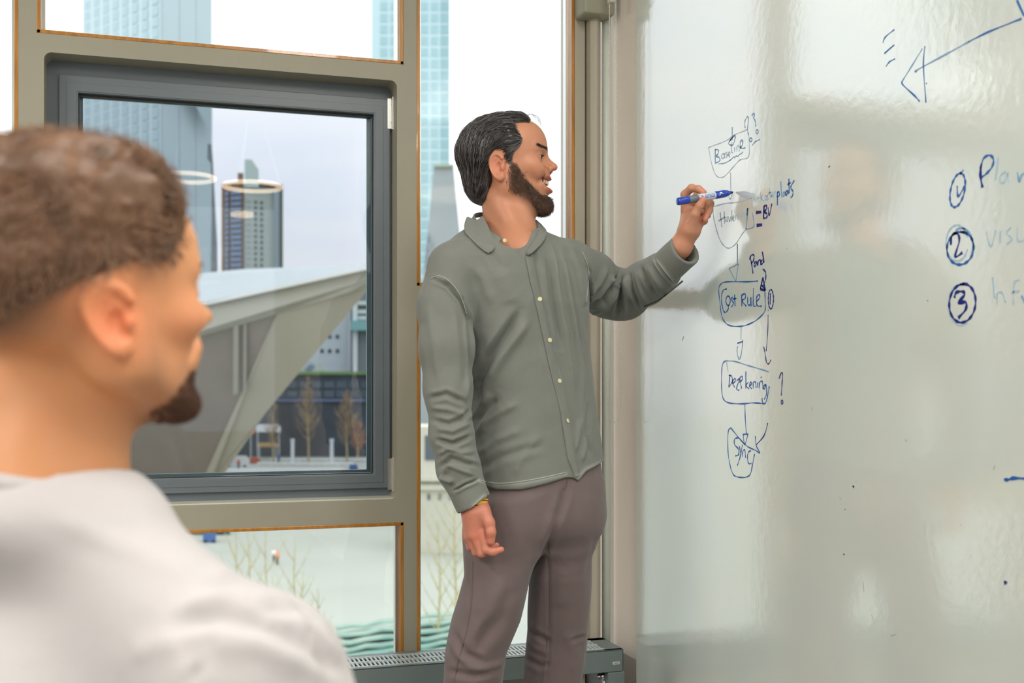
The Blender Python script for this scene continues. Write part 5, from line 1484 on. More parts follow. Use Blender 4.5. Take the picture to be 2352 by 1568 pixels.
FOLDS = [  # (pixel polyline, width px, depth mm, kind)  kind c = crease, r = ridge
    ([(1195, 715), (1160, 770), (1125, 820), (1098, 880), (1086, 930)], 13, 7.5, 'c'), ([(1215, 735), (1185, 780), (1150, 830), (1115, 890)], 12, 4.5, 'r'),
    ([(1150, 620), (1180, 700)], 26, 3, 'r'), ([(1222, 560), (1232, 640), (1238, 700)], 9, 3, 'c'),
    ([(1265, 560), (1275, 640), (1300, 780), (1322, 900)], 8, 4.0, 'r'), ([(1258, 590), (1268, 680), (1290, 800)], 8, 3.5, 'c'),
    ([(1288, 570), (1302, 650), (1318, 740), (1335, 850), (1340, 940)], 8, 4.0, 'r'), ([(1300, 600), (1318, 700), (1336, 800)], 7, 3.4, 'c'),
    ([(1310, 565), (1330, 630), (1338, 690)], 7, 3.5, 'r'), ([(1245, 800), (1262, 870), (1290, 960), (1320, 1060)], 9, 2.8, 'r'),
    ([(1335, 960), (1318, 1040)], 8, 3, 'r'), ([(1352, 930), (1348, 1000), (1358, 1050)], 7, 3, 'c'), ([(1345, 1000), (1335, 1060)], 7, 3, 'r'),
    ([(1092, 1000), (1115, 970), (1150, 945), (1190, 925)], 11, 4, 'r'), ([(1090, 970), (1112, 940), (1140, 915)], 10, 3.5, 'c'), ([(1100, 1045), (1140, 1010), (1200, 985)], 12, 3, 'r'),
    ([(1096, 1080), (1150, 1050), (1250, 1020)], 12, 2.2, 'c'), ([(1070, 600), (1110, 640), (1130, 700)], 14, 2.5, 'r'), ([(1120, 560), (1150, 620)], 12, 2, 'c'),
    ([(1240, 1000), (1200, 1050), (1180, 1095)], 12, 2.2, 'r'),
    # right sleeve (screen left)
    ([(992, 640), (1030, 655), (1058, 690), (1074, 735), (1080, 830), (1082, 930)], 6, 5.0, 'c'), ([(985, 700), (1000, 790), (1010, 880)], 12, 2.5, 'r'), ([(1040, 700), (1050, 800), (1055, 880)], 12, 2.5, 'r'),
    ([(985, 915), (1025, 905), (1070, 925)], 8, 3.2, 'c'), ([(988, 935), (1030, 940), (1075, 955)], 8, 3.4, 'r'), ([(992, 965), (1030, 972), (1060, 962), (1085, 940)], 7, 3.6, 'c'),
    ([(1000, 985), (1040, 990), (1085, 970)], 7, 3.6, 'r'), ([(1000, 1010), (1040, 1020), (1088, 1000)], 7, 4.2, 'c'), ([(1003, 1045), (1030, 1030), (1060, 1040), (1095, 1035)], 8, 4.0, 'r'),
    ([(1008, 1075), (1035, 1052), (1070, 1062), (1098, 1070)], 7, 4.2, 'c'), ([(1020, 1090), (1030, 1068), (1060, 1080), (1096, 1092)], 7, 3.8, 'r'),
    ([(1010, 1095), (1042, 1106)], 7, 4, 'r'), ([(1042, 1128), (1070, 1112), (1100, 1100)], 4, 4.5, 'c'),
    # left sleeve
    ([(1345, 705), (1385, 690), (1410, 655), (1420, 632)], 8, 6, 'c'), ([(1345, 680), (1375, 650), (1392, 615)], 8, 4.5, 'r'), ([(1350, 725), (1395, 705), (1418, 670)], 7, 4, 'r'),
    ([(1428, 640), (1426, 680), (1414, 725)], 6, 6, 'c'), ([(1440, 630), (1442, 680), (1434, 722)], 7, 5, 'r'), ([(1448, 632), (1455, 670), (1468, 705)], 5, 5, 'c'), ([(1462, 620), (1472, 660), (1485, 695)], 7, 4, 'r'),
    ([(1475, 615), (1488, 645), (1508, 680)], 6, 4, 'c'), ([(1488, 608), (1505, 640), (1522, 665)], 7, 2.6, 'r'), ([(1400, 640), (1420, 660)], 6, 4, 'r'),
    ([(1505, 596), (1525, 625), (1548, 652)], 3.5, 3.5, 'c'), ([(1350, 640), (1350, 700)], 6, 4, 'c'), ([(1340, 590), (1352, 625), (1347, 700)], 3.5, 2.5, 'c')]
def displace(v, f, folds, front=True, amp=1.0, noise=((14, .0035), (38, .0016)), seed=2, e=.002):
    n = grad(f, v, e)
    px, py = topx(v); dsp = np.zeros(len(v))
    vd = v / np.linalg.norm(v, axis=1, keepdims=True); fac = np.clip(-(n * vd).sum(1) * 2.2 + .1, 0, 1)
    for pts, wd, mm, kd in folds:
        x0, x1 = min(p[0] for p in pts) - 3 * wd, max(p[0] for p in pts) + 3 * wd; y0, y1 = min(p[1] for p in pts) - 3 * wd, max(p[1] for p in pts) + 3 * wd
        m = (px > x0) & (px < x1) & (py > y0) & (py < y1)
        if not m.any(): continue
        dist, T, S = pdist(px[m], py[m], pts)
        env = np.clip(np.minimum(T, 1 - T) * 5 + .15, 0, 1)
        if kd == 'c': g = -np.exp(-(dist / wd) ** 2) + .45 * np.exp(-((dist - 1.7 * wd) / wd) ** 2)
        else: g = np.exp(-(dist / wd) ** 2)
        dsp[m] += g * env * mm * .001 * fac[m]
    for s_, a_ in noise: dsp += snoise(v, s_, seed + int(s_)) * a_
    return v + n * dsp[:, None] * amp
M_shirt = cloth_mat('washed_shirt', (1, 1, 1), 0.07)
SH_C = np.array(s2l(121, 124, 118))
vS, qS = polygonize(shirt_sd, Q(945, 1215, 2.6) - np.array([0, .26, 0]), Q(1625, 455, 2.6) + np.array([0, .34, 0]), .0027)
vS = smooth_mesh(vS, qS, 1)
pxS, pyS = topx(vS)
FOLDS = [(a, b * .8, c * 1.25, d) for a, b, c, d in FOLDS]
vS2 = displace(vS, shirt_sd, FOLDS, amp=1.6, noise=((14, .0022), (38, .0011), (90, .0004)))
cS = np.tile(SH_C, (len(vS2), 1))
def line_tint(c, px, py, pts, wd, colr, a):
    dist, T, S = pdist(px, py, pts); m = (np.exp(-(dist / wd) ** 2) * a)[:, None]; return c * (1 - m) + np.array(colr) * m
HEM = [(1100, 1104), (1145, 1113), (1200, 1109), (1260, 1097), (1300, 1088)]
for ln in (HEM, [(1328, 1094), (1345, 1076), (1382, 1060)], [(1042, 1125), (1100, 1100)], [(1062, 1182), (1113, 1137)], [(1505, 596), (1548, 652)]):
    cS = line_tint(cS, pxS, pyS, ln, 4, s2l(166, 172, 164), .6)
shirt = mesh('shirt', c2w(vS2), qS, M_shirt, man, cols=cS)

def bvh(v, q): return BVHTree.FromPolygons([tuple(x) for x in v], [tuple(int(i) for i in f) for f in q])
bS = bvh(vS2, qS)
def hit(bt, px, py, lift=.0, dflt=2.55):
    dr = np.array([(px - CX) / FPX, 1.0, (HY - py) / FPX]); dn = dr / np.linalg.norm(dr)
    h = bt.ray_cast(Vector((0, 0, 0)), Vector(dn))
    if h[0] is None: return dr * dflt - dn * lift, -dn
    nn = np.array(h[1][:]); nn = nn if nn @ dn < 0 else -nn
    return np.array(h[0][:]) + nn * lift, nn
def drape(name, bt, left, right, m, parent, lift=.0022, n=40, thick=.0016, col=None, across=3, dflt=2.55):
    """strip of cloth laid on a surface between two pixel polylines"""
    def res(pl, k):
        pl = np.array(pl, float); s = np.cumsum([0] + [np.hypot(*(pl[i + 1] - pl[i])) for i in range(len(pl) - 1)])
        t = np.linspace(0, s[-1], k); return np.stack([np.interp(t, s, pl[:, 0]), np.interp(t, s, pl[:, 1])], 1)
    L, Rr = res(left, n), res(right, n); v = []
    for i in range(n):
        row = []
        for j in range(across + 1):
            q = L[i] + (Rr[i] - L[i]) * j / across
            row.append(hit(bt, q[0], q[1], lift if 0 < j < across else lift, dflt))
        v += [r_[0] for r_ in row]; v += [r_[0] - r_[1] * thick for r_ in row]
    k = (across + 1); f = []
    for i in range(n - 1):
        a = i * 2 * k; c = a + 2 * k
        for j in range(across):
            f += [(a + j, a + j + 1, c + j + 1, c + j), (a + k + j + 1, a + k + j, c + k + j, c + k + j + 1)]
        f += [(a, c, c + k, a + k), (a + across, a + k + across, c + k + across, c + across)]
    for a in (0, (n - 1) * 2 * k):
        for j in range(across): f.append((a + j, a + k + j, a + k + j + 1, a + j + 1))
    v = np.array(v)
    return mesh(name, c2w(v), f, m, parent, cols=np.tile(np.array(col if col is not None else SH_C), (len(v), 1)))
PLK_L = [(1206, 590), (1216, 640), (1228, 690), (1240, 745), (1252, 800), (1264, 855), (1277, 905), (1288, 950), (1295, 1000), (1302, 1050), (1320, 1094)]
PLK_R = [(1224, 580), (1232, 630), (1244, 690), (1256, 745), (1268, 800), (1283, 855), (1297, 905), (1306, 950), (1314, 1000), (1322, 1050), (1330, 1092)]
drape('placket', bS, PLK_L, PLK_R, M_shirt, shirt, .0030, 60, .0030, SH_C * 1.04)
M_btn = mat('shirt_button', s2l(214, 208, 168), 0.3)
for bx, by in ((1240, 688), (1261, 781), (1283, 875), (1301, 967)):
    p, nn = hit(bS, bx, by, .0034)
    b = MB(); pw_ = c2w(p[None])[0]; nw = c2w((p + nn)[None])[0] - pw_
    b.tube([pw_, pw_ + nw * .0012, pw_ + nw * .0018], [.0050, .0050, .0040], 18); bo = b.build('button', M_btn, shirt, smooth=False)
# seams as raised stitching
M_seam = mat('seam_thread', s2l(160, 166, 158), 0.8)
def seam(bt, pts, parent, w_=.0011, name='seam', m=None, lift=.0004):
    pp = catmull(pts, 8); v = [c2w(hit(bt, x, y, lift)[0][None])[0] for x, y in pp]
    return MB().tube(v, w_, 5).build(name, m or M_seam, parent, smooth=True)
seam(bS, [(987, 640), (1010, 634), (1035, 648), (1058, 680), (1072, 722)], shirt)
seam(bS, [(1106, 1104), (1145, 1110), (1200, 1105), (1260, 1094), (1298, 1085)], shirt, .0013)
seam(bS, [(1043, 1129), (1070, 1116), (1099, 1106)], shirt)
seam(bS, [(1066, 1176), (1090, 1158), (1111, 1138)], shirt)
seam(bS, [(1508, 596), (1530, 626), (1550, 650)], shirt)
seam(bS, [(1338, 578), (1352, 620), (1350, 660), (1346, 695)], shirt)
seam(bS, [(1222, 600), (1236, 660), (1250, 720), (1266, 790), (1294, 890), (1312, 980), (1322, 1060)], shirt, .0007)
# dark sleeve slit near the cuff
seam(bS, [(1480, 703), (1510, 690), (1540, 668), (1568, 645)], shirt, .0022, 'cuff_slit', mat('slit_shadow_cloth', s2l(60, 64, 60), 0.9))

# collar
def sheet(name, rows, m, parent, thick=.003, col=None, sub=2):
    """rows of camera-space points -> thick smooth sheet"""
    A = np.array(rows); nr, nc, _ = A.shape
    v = A.reshape(-1, 3); f = []
    for i in range(nr - 1):
        for j in range(nc - 1): a = i * nc + j; f.append((a, a + 1, a + nc + 1, a + nc))
    o = mesh(name, c2w(v), f, m, parent, cols=np.tile(np.array(col if col is not None else SH_C), (len(v), 1)))
    s = o.modifiers.new('sub', 'SUBSURF'); s.levels = sub; s.render_levels = sub
    t = o.modifiers.new('thick', 'SOLIDIFY'); t.thickness = thick; t.offset = 0
    return o
# near leaf (screen left): fold line up at the neck, outer edge lying on the shirt
fold = [(1074, 498, 2.60), (1092, 507, 2.575), (1112, 521, 2.545), (1133, 537, 2.520), (1152, 549, 2.502)]
edge = [(1066, 535), (1078, 548), (1094, 562), (1110, 577), (1123, 589)]
rows = []
for t in (0, .12, .5, 1.0):
    r_ = []
    for (fx_, fy_, fd), (ex_, ey_) in zip(fold, edge):
        a = Q(fx_, fy_, fd); h_, nn = hit(bS, ex_, ey_, .0045); q = a + (h_ - a) * t + nn * (.006 * math.sin(math.pi * min(t * 1.3, 1)))
        r_.append(q)
    rows.append(r_)
rows[-1][-1] = hit(bS, 1122, 588, .005)[0]
sheet('collar', rows, M_shirt, shirt, .0032, SH_C * 1.05)
seam(bvh(vS2, qS), [(1070, 538), (1098, 566), (1120, 585)], shirt, .0006, lift=.0068)
# collar stand behind the neck
st_rows = []
ring_px = [(1150, 556, 2.498), (1128, 545, 2.515), (1104, 528, 2.545), (1084, 512, 2.585), (1080, 502, 2.63), (1100, 497, 2.685), (1150, 497, 2.705), (1195, 505, 2.69), (1222, 512, 2.65), (1232, 530, 2.60), (1224, 556, 2.545), (1210, 580, 2.50)]
top_px = [(1153, 546, 2.504), (1131, 533, 2.522), (1110, 517, 2.548), (1092, 503, 2.58), (1086, 491, 2.625), (1104, 487, 2.68), (1150, 487, 2.70), (1195, 493, 2.688), (1222, 502, 2.655), (1237, 516, 2.61), (1232, 540, 2.56), (1222, 560, 2.52)]
st_rows = [[Q(*p) for p in ring_px], [Q(*(np.array(a) * .5 + np.array(b_) * .5)) for a, b_ in zip(ring_px, top_px)], [Q(*p) for p in top_px]]
sheet('collar_stand', st_rows, M_shirt, shirt, .003, SH_C * .85)
# far leaf, standing open
lf = [[(1224, 503, 2.652), (1237, 517, 2.612), (1236, 538, 2.565), (1222, 560, 2.522), (1207, 584, 2.492)],
      [(1233, 506, 2.66), (1245, 526, 2.625), (1247, 545, 2.585), (1234, 562, 2.54), (1210, 588, 2.494)],
      [(1240, 514, 2.665), (1250, 534, 2.64), (1251, 549, 2.61), (1240, 566, 2.56), (1213, 592, 2.498)]]
def front_of(q, lift=.007):
    px, py = topx(q[None]); h_, nn = hit(bS, px[0], py[0], lift, 9.0)
    return h_ if np.linalg.norm(h_) < np.linalg.norm(q) else q
sheet('collar', [[front_of(Q(*p), .005 + .003 * i) for p in r_] for i, r_ in enumerate(lf)], M_shirt, shirt, .003, SH_C * .98)
for bx, by, dd in ((1159, 552, 2.492),):
    pw_ = c2w(Q(bx, by, dd)[None])[0]; MB().tube([pw_, pw_ - V * .0016], [.0045, .004], 16).build('button', M_btn, shirt)

# ---- trousers
M_trs = cloth_mat('brown_chinos', (1, 1, 1), 0.08, sheen=0.2)
TC = np.array(s2l(112, 98, 98))
def tube_px(c, ys, xl, xr, ds, dep):
    w_ = c[:, 2]; Y = np.array([(HY - y) / FPX * d for y, d in zip(ys, ds)])[::-1]
    cx_ = np.array([((a + b) / 2 - CX) / FPX * d for a, b, d in zip(xl, xr, ds)])[::-1]; hw_ = np.array([(b - a) / 2 / FPX * d for a, b, d in zip(xl, xr, ds)])[::-1]
    D_ = np.interp(w_, Y, np.array(ds)[::-1]); cu = np.interp(w_, Y, cx_); a = np.interp(w_, Y, hw_); b = np.interp(w_, Y, np.array(dep)[::-1])
    r = (np.abs((c[:, 0] - cu) / a) ** 2.2 + np.abs((c[:, 1] - D_) / b) ** 2.2) ** (1 / 2.2)
    return smax(smax((r - 1) * np.minimum(a, b), w_ - Y[-1], .01), Y[0] - w_, .01)
def trs_sd(c):
    pel0 = smax(torso(c) + .011, c[:, 2] - (HY - 1045) / FPX * D0, .01); pel0 = smax(pel0, (HY - 1215) / FPX * D0 - c[:, 2], .05)
    pel = tube_px(c, [1120, 1150, 1180, 1220, 1250], [1100, 1092, 1084, 1080, 1100], [1358, 1364, 1366, 1364, 1344], [2.60, 2.60, 2.60, 2.60, 2.60], [.09, .10, .10, .09, .06])
    pel = smin(pel, pel0, .04)
    r = tube_px(c, [1150, 1250, 1320, 1380, 1420, 1500, 1568, 1700, 1900, 2050], [1082, 1068, 1068, 1052, 1040, 1022, 1018, 1012, 1006, 1004], [1250, 1238, 1218, 1205, 1195, 1162, 1152, 1146, 1138, 1136], [2.55, 2.54, 2.53, 2.52, 2.52, 2.52, 2.52, 2.53, 2.56, 2.58], [.09, .09, .088, .084, .080, .076, .074, .070, .066, .064])
    l = tube_px(c, [1150, 1250, 1320, 1380, 1460, 1568, 1700, 1900, 2030], [1225, 1222, 1217, 1213, 1208, 1199, 1196, 1192, 1190], [1358, 1360, 1358, 1356, 1350, 1336, 1330, 1322, 1320], [2.62, 2.625, 2.635, 2.65, 2.665, 2.67, 2.69, 2.71, 2.72], [.092, .092, .090, .084, .078, .074, .07, .066, .064])
    d = smin(smin(pel, r, .05), smin(pel, l, .04), .006)
    return d
TF = [([(1300, 1110), (1290, 1160), (1268, 1220), (1245, 1270), (1228, 1310)], 9, 5, 'c'), ([(1280, 1180), (1250, 1240), (1225, 1300)], 16, 4, 'r'),
      ([(1260, 1250), (1262, 1350), (1262, 1450), (1255, 1568)], 4, 1.6, 'c'), ([(1250, 1300), (1240, 1400), (1230, 1500)], 14, 4, 'r'), ([(1290, 1300), (1285, 1400)], 18, 2.5, 'r'),
      ([(1150, 1330), (1125, 1400), (1090, 1450), (1060, 1500)], 16, 4, 'r'), ([(1085, 1300), (1080, 1390), (1070, 1450)], 5, 2, 'c'), ([(1170, 1350), (1150, 1420), (1100, 1480)], 14, 3.5, 'c'),
      ([(1045, 1450), (1070, 1500), (1110, 1520)], 9, 4, 'c'), ([(1040, 1480), (1080, 1530), (1130, 1540), (1155, 1510)], 9, 4, 'r'), ([(1030, 1540), (1090, 1552), (1150, 1535)], 8, 4, 'c'),
      ([(1208, 1440), (1240, 1460), (1260, 1475)], 7, 4, 'c'), ([(1205, 1465), (1235, 1490), (1262, 1500)], 8, 3.5, 'r'), ([(1205, 1510), (1240, 1530), (1262, 1525)], 7, 3.5, 'c'), ([(1310, 1472), (1350, 1460)], 5, 3, 'c'),
      ([(1300, 1450), (1320, 1500), (1310, 1550)], 12, 3, 'r'), ([(1070, 1270), (1085, 1340)], 10, 3, 'r'), ([(1370, 1230), (1350, 1330)], 10, 2.5, 'c'), ([(1130, 1130), (1180, 1200), (1190, 1300)], 26, 3, 'r'), ([(1120, 1420), (1100, 1500)], 10, 2.5, 'c')]
vT, qT = polygonize(trs_sd, Q(980, 2070, 2.6) - np.array([0, .2, 0]), Q(1400, 1030, 2.6) + np.array([0, .22, 0]), .0042)
vT = smooth_mesh(vT, qT, 1)
vT2 = displace(vT, trs_sd, TF, amp=1.3, noise=((12, .003), (34, .0012)), seed=9)
trs = mesh('trousers', c2w(vT2), qT, M_trs, man, cols=np.tile(TC, (len(vT2), 1)))
bT = bvh(vT2, qT)
M_seam2 = mat('trouser_seam', s2l(104, 90, 90), 0.8)
seam(bT, [(1086, 1290), (1084, 1380), (1072, 1450), (1052, 1520), (1042, 1575)], trs, .0010, m=M_seam2)
seam(bT, [(1262, 1240), (1263, 1330), (1262, 1420), (1254, 1500), (1246, 1575)], trs, .0010, m=M_seam2)
seam(bT, [(1305, 1094), (1300, 1115), (1294, 1125)], trs, .0012, m=M_seam2)
# shoes
M_shoe = mat('dark_shoe', s2l(48, 44, 42), 0.5); M_sole = mat('shoe_sole', s2l(200, 196, 186), 0.6)
for an, dx in ((AN_R, .0), (AN_L, .0)):
    a = an.copy(); zf = -1.22
    dirv = np.array([.75, -.66, 0])
    heel = np.array([a[0], a[1], zf + .045]) - dirv * .04; toe = np.array([a[0], a[1], zf + .035]) + dirv * .19
    def sh(c, heel=heel, toe=toe, dirv=dirv, zf=zf):
        d = cap(c, heel, toe, .042, .036); d = smin(d, cap(c, heel + [0, 0, .02], heel + [0, 0, .075] + dirv * .02, .040, .040), .03)
        return smax(d, (zf + .012) - c[:, 2], .003)
    v_, q_ = polygonize(sh, np.minimum(heel, toe) - [.07, .07, .06], np.maximum(heel, toe) + [.07, .07, .16], .006)
    so = mesh('shoe', c2w(v_), q_, M_shoe, man)
    def sl(c, heel=heel, toe=toe, zf=zf):
        d = cap(c * np.array([1, 1, 0], np.float32), heel * [1, 1, 0], toe * [1, 1, 0], .045, .038); return smax(smax(d, c[:, 2] - (zf + .016), .003), zf - c[:, 2], .002)
    v_, q_ = polygonize(sl, np.minimum(heel, toe) - [.07, .07, .06], np.maximum(heel, toe) + [.07, .07, .03], .005)
    mesh('sole', c2w(v_), q_, M_sole, so)
# bracelet
bc = Q(1090, 1151, 2.4155); ax = Q(1093, 1172, 2.415) - Q(1084, 1110, 2.42); ax /= np.linalg.norm(ax)
ax = ax + np.array([-.25, 0, 0]); ax /= np.linalg.norm(ax)
e1 = np.cross(ax, [0, 1, 0]); e1 /= np.linalg.norm(e1); e2 = np.cross(ax, e1)
M_yel = mat('yellow_band', s2l(250, 196, 10), 0.5); M_red = mat('dark_red_stripe', s2l(120, 22, 20), 0.5)
br = empty('bracelet', c2w(bc[None])[0]); tag(br, 'yellow woven bracelet with dark red stripes on the hanging wrist', 'bracelet')
def band(name, o_, w_, rr, m):
    b = MB(); n = 40
    v = []
    for i in range(n):
        a = 2 * math.pi * i / n; rd = e1 * math.cos(a) + e2 * math.sin(a)
        v += [bc + ax * (o_ - w_ / 2) + rd * (rr - .002), bc + ax * (o_ - w_ / 2) + rd * rr, bc + ax * (o_ + w_ / 2) + rd * rr, bc + ax * (o_ + w_ / 2) + rd * (rr - .002)]
    f = []
    for i in range(n):
        j = (i + 1) % n
        for k in range(4): f.append((i * 4 + k, j * 4 + k, j * 4 + (k + 1) % 4, i * 4 + (k + 1) % 4))
    mesh(name, c2w(np.array(v)), f, m, br)
band('woven_band', 0, .016, .0285, M_yel); band('stripe', -.0045, .0022, .0289, M_red); band('stripe', .0070, .0022, .0289, M_red)

# ---- marker
tip = np.array([(1683.0 - CX) / FPX, 1.0, (HY - 441) / FPX]) * 2.600
# move the tip exactly onto the board plane
tw = P(1683, 441.5, 2.572); ew = P(1556, 463, 2.535)
mk = empty('marker', tw); tag(mk, 'blue whiteboard marker held in the raised hand near the whiteboard', 'marker')
ax_ = (ew - tw) / np.linalg.norm(ew - tw); Lm = np.linalg.norm(ew - tw)
def mseg(name, t0, t1, r0, r1, m, par=mk, n=24):
    a, b_ = tw + ax_ * t0 * Lm, tw + ax_ * t1 * Lm
    return MB().tube([a, a + (b_ - a) * .06, b_ - (b_ - a) * .06, b_], [r0 * .93, r0, r1, r1 * .93], n).build(name, m, par, smooth=True)
M_mb = mat('marker_blue', s2l(10, 62, 178), 0.25, coat=0.5); M_mw = mat('marker_white', s2l(206, 214, 220), 0.3); M_mg = mat('marker_grey', s2l(104, 116, 126), 0.3); M_nib = mat('marker_nib', s2l(16, 22, 48), 0.7)
mseg('nib', 0, .045, .0022, .0034, M_nib); mseg('nib_holder', .045, .09, .0040, .0062, M_mb); mseg('front_cone', .085, .155, .0066, .0082, M_mb)
fb = mseg('front_band', .15, .325, .0086, .0086, M_mb)
lab = mseg('printed_label', .325, .635, .0087, .0087, M_mw)
mseg('ink_window', .635, .80, .0087, .0087, M_mg); mseg('end_cap', .80, 1.0, .0089, .0086, M_mb)
cdir = (CAM - (tw + ax_ * Lm * .4)); cdir -= ax_ * (cdir @ ax_); cdir /= np.linalg.norm(cdir); cup = np.cross(cdir, ax_); cup = cup if cup[2] > 0 else -cup
def onm(t, th, r=.0090):
    return tw + ax_ * t * Lm + (cdir * math.cos(th) + cup * math.sin(th)) * r
def mdeco(name, tt, m, par):
    b = MB()
    for poly in tt:
        n_ = len(poly); b.add([onm(t, th, .0089) for t, th in poly] + [onm(t, th, .0086) for t, th in poly], [tuple(range(n_)), tuple(range(n_, 2 * n_))[::-1]] + [(i, n_ + i, n_ + (i + 1) % n_, (i + 1) % n_) for i in range(n_)])
    return b.build(name, m, par)
mdeco('white_chevron', [[(.215, .28), (.225, .62), (.262, .55), (.250, .25), (.285, -.18), (.268, -.22), (.235, .22), (.200, .02), (.190, .14)]], M_mw, fb)
txt = []
for r_ in range(3):
    for k in range(7):
        t0 = .355 + k * .026; th = .62 - r_ * .36
        txt.append([(t0, th), (t0 + .018, th), (t0 + .018, th - .20), (t0, th - .20)])
mdeco('label_print', txt, M_mb, lab)
mdeco('blue_arrow', [[(.632, .75), (.632, -.05), (.585, .02), (.578, .2), (.545, .34), (.578, .48), (.585, .68)]], M_mb, lab)
# ================================================================== MAN IN THE FOREGROUND (seated, seen from behind)
fm = empty('person', (*(P(60, 887, .95)[:2]), 0.0))
tag(fm, 'seated man in a pale grey sweatshirt with short brown hair, back to the camera', 'person')
fr2 = Frame(Q(197, 716, .93), math.radians(43), pitch=.02, roll=0.02, k=1.0); fr2.zk = 1.16
FB = math.radians(24)                                     # body heading
FF = np.array([math.sin(FB), math.cos(FB), 0]); FR = np.array([math.cos(FB), -math.sin(FB), 0]); UP = np.array([0, 0, 1.0])
N0 = Q(60, 1120, .955)
B0 = np.array([N0[0] + .045, N0[1] - .02, 0])
def bp(r, f, w_): return np.array([B0[0], B0[1], w_]) + FR * r + FF * f
def fbody(c):
    p = fr2.loc(c)
    d = head_sd(p, False, ears=True)
    n = cap(c, Q(105, 860, .965), Q(85, 1150, .955), .060, .066)
    n = smin(n, cap(c, Q(215, 900, .965), Q(170, 1120, .960), .030, .032), .03)
    d = smin(d, n, .03)
    d = smin(d, cap(c, Q(70, 1120, .955), bp(.09, 0, -.21), .042, .02), .05)
    return smin(d, cap(c, Q(70, 1120, .955), bp(-.09, 0, -.21), .042, .02), .05)
v1, q1 = polygonize(fbody, fr2.o - [.26, .22, .30], fr2.o + [.30, .22, .19], .0026)
pl_ = fr2.loc(v1)
SK2 = s2l(208, 146, 102)
c1 = skin_cols(len(v1), SK2)
def mx(mask, colr):
    global c1
    mask = np.clip(mask, 0, 1)[:, None]; c1 = c1 * (1 - mask) + np.array(colr) * mask
HAIRF = [(.060, .17), (.061, .090), (.052, .072), (.045, .048), (.034, .038), (.0, .036), (-.04, .018), (-.080, -.004), (-.16, -.010), (-.14, .17)]
FADE = [(.08, .17), (.079, .088), (.062, .070), (.048, .040), (.030, .012), (.004, .010), (-.004, .030), (-.030, .020), (-.045, -.03), (-.07, -.070), (-.16, -.08), (-.14, .17)]
BRD2 = [(.058, -.070), (.076, -.056), (.13, -.054), (.13, -.14), (.06, -.12), (.042, -.094)]
JAW2 = [(.012, .0), (.024, -.005), (.050, -.050), (.082, -.046), (.10, -.020), (.13, -.02), (.13, -.14), (.04, -.12), (.0, -.07)]
mx(-polysd(pl_[:, 0], pl_[:, 2], FADE) / .038, s2l(116, 80, 58)); mx((.006 - polysd(pl_[:, 0], pl_[:, 2], HAIRF)) / .016, s2l(96, 66, 48))
mx((.004 - polysd(pl_[:, 0], pl_[:, 2], JAW2)) / .02 * .38, s2l(140, 98, 74)); mx((.004 - polysd(pl_[:, 0], pl_[:, 2], BRD2)) / .016 * .9, s2l(92, 60, 42))
mx(np.exp(-((pl_[:, 0] + .016) ** 2 + (np.abs(pl_[:, 1]) - .078) ** 2 * 2 + (pl_[:, 2] + .010) ** 2) / .032 ** 2) * .7, s2l(232, 128, 88))
mx(np.exp(-((pl_[:, 0] - .060) ** 2 + (np.abs(pl_[:, 1]) - .05) ** 2 + (pl_[:, 2] + .010) ** 2) / .035 ** 2) * .4, s2l(220, 134, 100))
def frest(c):                                             # arms, trunk, legs under the clothes
    t = ell(c, bp(0, 0, -.43), (.14, .08, .19)); t = smin(t, ell(c, bp(0, .0, -.62), (.14, .10, .16)), .06)
    for s_ in (1, -1):
        t = smin(t, chain(c, [bp(.175 * s_, 0, -.24), bp(.20 * s_, .03, -.48), bp(.14 * s_, .26, -.60)], [.045, .038, .028], .02), .03)
        t = smin(t, chain(c, [bp(.09 * s_, 0, -.68), bp(.12 * s_, .42, -.68), bp(.12 * s_, .44, -1.13)], [.07, .05, .035], .02), .03)
        # hands resting on the thighs
        t = smin(t, chain(c, [bp(.14 * s_, .26, -.60), bp(.12 * s_, .33, -.605)], [.026, .030], .02), .01)
        for k in range(4): t = smin(t, chain(c, [bp((.145 - .018 * k) * s_, .345, -.60), bp((.147 - .019 * k) * s_, .39, -.598), bp((.147 - .019 * k) * s_, .425 - .006 * abs(k - 1), -.612)], [.010, .0088, .007], .004), .005)
        t = smin(t, chain(c, [bp(.10 * s_, .30, -.60), bp(.075 * s_, .34, -.605), bp(.07 * s_, .375, -.61)], [.012, .010, .008], .004), .006)
    return t
v2, q2 = polygonize(frest, bp(0, 0, 0) + [-.45, -.35, -1.2], bp(0, 0, 0) + [.55, .65, -.05], .010)
mesh('body', c2w(np.concatenate([v1, v2])), np.concatenate([q1, q2 + len(v1)]), M_skin, fm, cols=np.concatenate([c1, skin_cols(len(v2), SK2)]))
eyes(fr2, fm)
